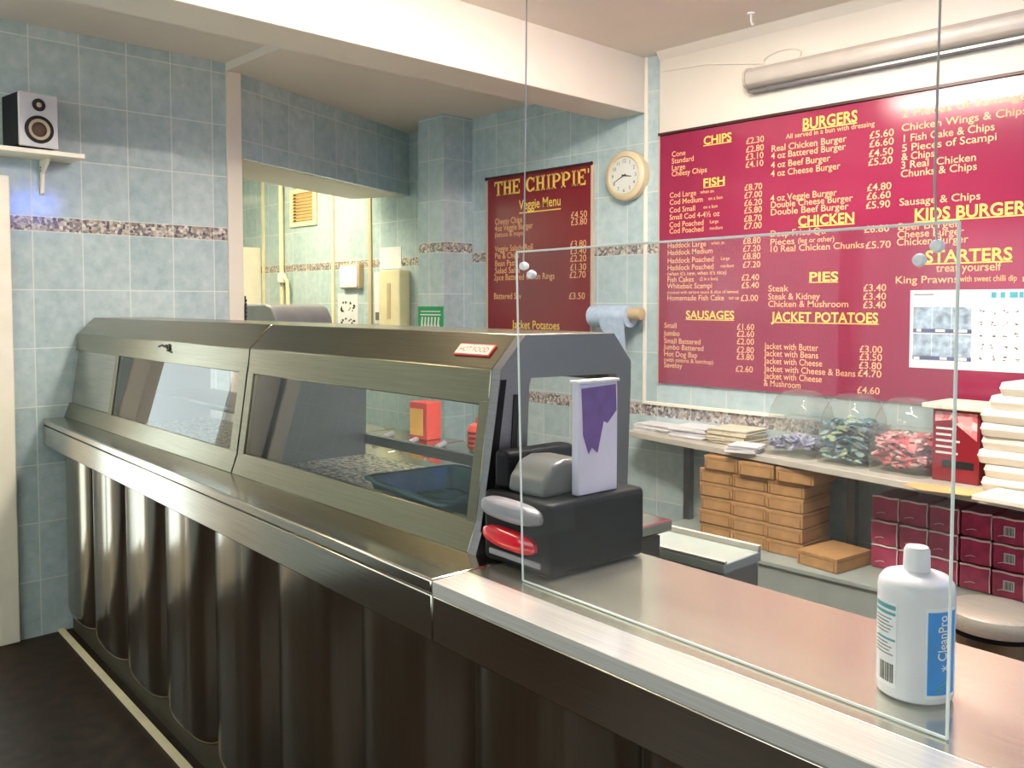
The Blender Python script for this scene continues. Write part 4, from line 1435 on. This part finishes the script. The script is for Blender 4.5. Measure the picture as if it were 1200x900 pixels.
MB().lathe([(0.022, 0.0), (0.022, 1.955)], seg=14).build('riser', 'offwhite', t, smooth=True)
MB().tube([(0.0, 0, 0.93), (0.08, -0.02, 0.93), (0.13, -0.02, 0.90), (0.14, -0.02, 0.82), (0.14, -0.02, 0.1)], 0.018, 10).build('branch', 'offwhite', t, smooth=True)
MB().lathe([(0.0, 0.88), (0.04, 0.885), (0.045, 0.92), (0.04, 0.97), (0.0, 0.975)], (0.03, -0.01, 0), seg=14).build('tap_body', 'trimw', t, smooth=True)
for i, x in enumerate((-2.98, -1.78, -1.235)):
    o = MB().box(x - 0.02, x + 0.02, 2.735, 2.75, 0.9, 2.862).build('trim_%d' % (8 + i), 'offwhite' if i < 2 else 'beige', None, bevel=0.003)
    o['kind'] = 'structure'
t = thing('white_cupboard', 'tall white cupboard at the far end of the back room', 'cupboard', (-3.2, 2.6, 0))
MB().box(-0.22, 0.16, -0.12, 0.148, 0.0, 2.12).build('cupboard_body', 'trimw', t, bevel=0.006)
MB().box(-0.20, 0.14, -0.14, -0.121, 0.08, 2.06).build('cupboard_door', 'trimw', t, bevel=0.004)
t = thing('switch_box', 'white wall box with brown rim in the back room', 'wall box', (-1.48, 2.75, 1.815))
MB().rounded(-0.14, 0.14, -0.045, 0, -0.10, 0.10, 0.015, axis='y').build('box_rim', 'beige', t, bevel=0.003)
MB().rounded(-0.125, 0.125, -0.055, -0.0455, -0.088, 0.088, 0.012, axis='y').build('cover', 'white', t, bevel=0.003)
t = thing('wall_notice', 'white notice with black pictograms below the wall box', 'notice', (-1.565, 2.75, 1.53))
MB().box(-0.15, 0.15, -0.006, 0, -0.16, 0.15).build('sheet', 'paper', t)
random.seed(4)
mb = MB()
for r in range(2):
    for c in range(2):
        for _ in range(9):
            x, z = -0.11 + c * 0.12 + random.uniform(0, .08), -0.13 + r * 0.12 + random.uniform(0, .08)
            mb.box(x, x + random.uniform(.012, .03), -0.0072, -0.006, z, z + random.uniform(.006, .02))
mb.build('pictograms', 'dark_print', t)
t = thing('towel_dispenser', 'ivory wall dispenser with a long slot by the pillar', 'dispenser', (-0.855, 2.75, 1.4))
MB().rounded(-0.135, 0.135, -0.10, 0, 0.0, 0.45, 0.03, axis='y').build('dispenser_body', 'offwhite', t, bevel=0.008)
MB().box(-0.022, 0.022, -0.103, -0.1, 0.08, 0.35).build('slot', 'beige', t)
t = thing('paper_notice', 'plain white paper notice above the ivory dispenser', 'notice', (-1.0, 2.75, 1.45))
MB().box(-0.11, 0.17, -0.004, 0, 0.415, 0.58).build('sheet', 'paper', t)
t = thing('soap_dispenser', 'narrow white dispenser with a grey push bar beside the ivory one', 'dispenser', (-1.055, 2.75, 1.44))
MB().rounded(-0.055, 0.055, -0.06, 0, 0.0, 0.40, 0.015, axis='y').build('dispenser_body', 'white', t, bevel=0.005)
MB().box(-0.03, 0.04, -0.068, -0.0605, 0.03, 0.09).build('push_bar', 'grey_print', t, bevel=0.003)
t = thing('green_sign', 'green and white safety sign on the tiled pillar', 'sign', (-0.155, 2.50, 1.495))
MB().box(-0.14, 0.135, -0.004, 0, -0.10, 0.082).build('sign_plate', 'green', t)
mb = MB()
mb.box(-0.115, 0.11, -0.0052, -0.004, -0.085, -0.077).box(-0.115, 0.11, -0.0052, -0.004, 0.022, 0.03)
mb.box(-0.11, 0.105, -0.0048, -0.004, 0.045, 0.052)
for k in range(6):
    x = -0.11 + k * 0.036
    mb.prism([(x, -0.06), (x + 0.012, 0.012), (x + 0.026, 0.008), (x + 0.02, -0.03), (x + 0.03, -0.06)], 'y', -0.0052, -0.004)
mb.build('sign_mark', 'paper', t)
t = thing('grey_machine', 'grey machine with a rounded top standing in the back room', 'machine', (-1.3, 1.9, 0))
mb = MB().prism([(-0.55, 0.0), (0.45, 0.0), (0.52, 1.40), (0.50, 1.50), (0.44, 1.57), (0.36, 1.592), (-0.55, 1.592)], 'y', -0.22, 0.22)
mb.build('machine_body', 'grey_plastic', t, bevel=0.012)
MB().box(-0.45, 0.3, -0.228, -0.2205, 0.9, 1.4).build('front_panel', 'steel_dark', t, bevel=0.003)
mb = MB()
for k in range(9):
    mb.box(0.013, 0.020, 1.053, 1.064, 1.43 + k * 0.022, 1.446 + k * 0.022)
mb.box(0.0135, 0.017, 1.0525, 1.060, 1.42, 1.64)
o = mb.build('door_hinge', 'black_soft', None)
tag(o, 'narrow black hinge strip on the edge of the white post', 'hinge')

# ------------------------------------------------------------------ the lamps that light the place
def batten(label, x, y, z, ln3, mat, rz=0.0, w=0.09):
    t = thing('ceiling_light', label, 'light', (x, y, z), rz)
    MB().box(-ln3 / 2, ln3 / 2, -w, w, -0.03, -0.0005).build('housing', 'trimw', t, bevel=0.004)
    MB().prism([(-w * .85, -0.031), (w * .85, -0.031), (w * .7, -0.06), (0, -0.068), (-w * .7, -0.06)], 'x', -ln3 / 2 + 0.03, ln3 / 2 - 0.03).build('diffuser', mat, t, smooth=True)
    return t


batten('lit strip light on the ceiling over the counter', 2.95, 0.70, 2.975, 1.9, 'tube', 0.0, 0.14)
batten('added fill light on the ceiling further along the kitchen', 2.72, 1.45, 2.975, 1.0, 'fill_k', math.radians(90))  # unseen fitting, added to lift the shelves and back wall
batten('added fill light on the ceiling by the shop door', 0.75, -1.7, 2.905, 1.2, 'fill_d', math.radians(90), 0.1)  # unseen fitting, added so the white door frame shows brighter
batten('lit strip light in the back room behind the header', -1.7, 1.75, 2.862, 1.3, 'tube_b')
t = thing('insect_lamp', 'violet insect lamp on the wall at the end of the kitchen', 'lamp', (5.4, 1.40, 2.61))
MB().box(-0.08, -0.0005, -0.26, 0.26, -0.12, 0.12).build('lamp_case', 'white', t, bevel=0.006)
for z in (-0.045, 0.045):
    MB().lathe([(0.0, -0.2), (0.013, -0.2), (0.013, 0.2), (0.0, 0.2)], (-0.10, 0, z), 'y', 12).build('violet_tube', 'blue_lamp', t, smooth=True)
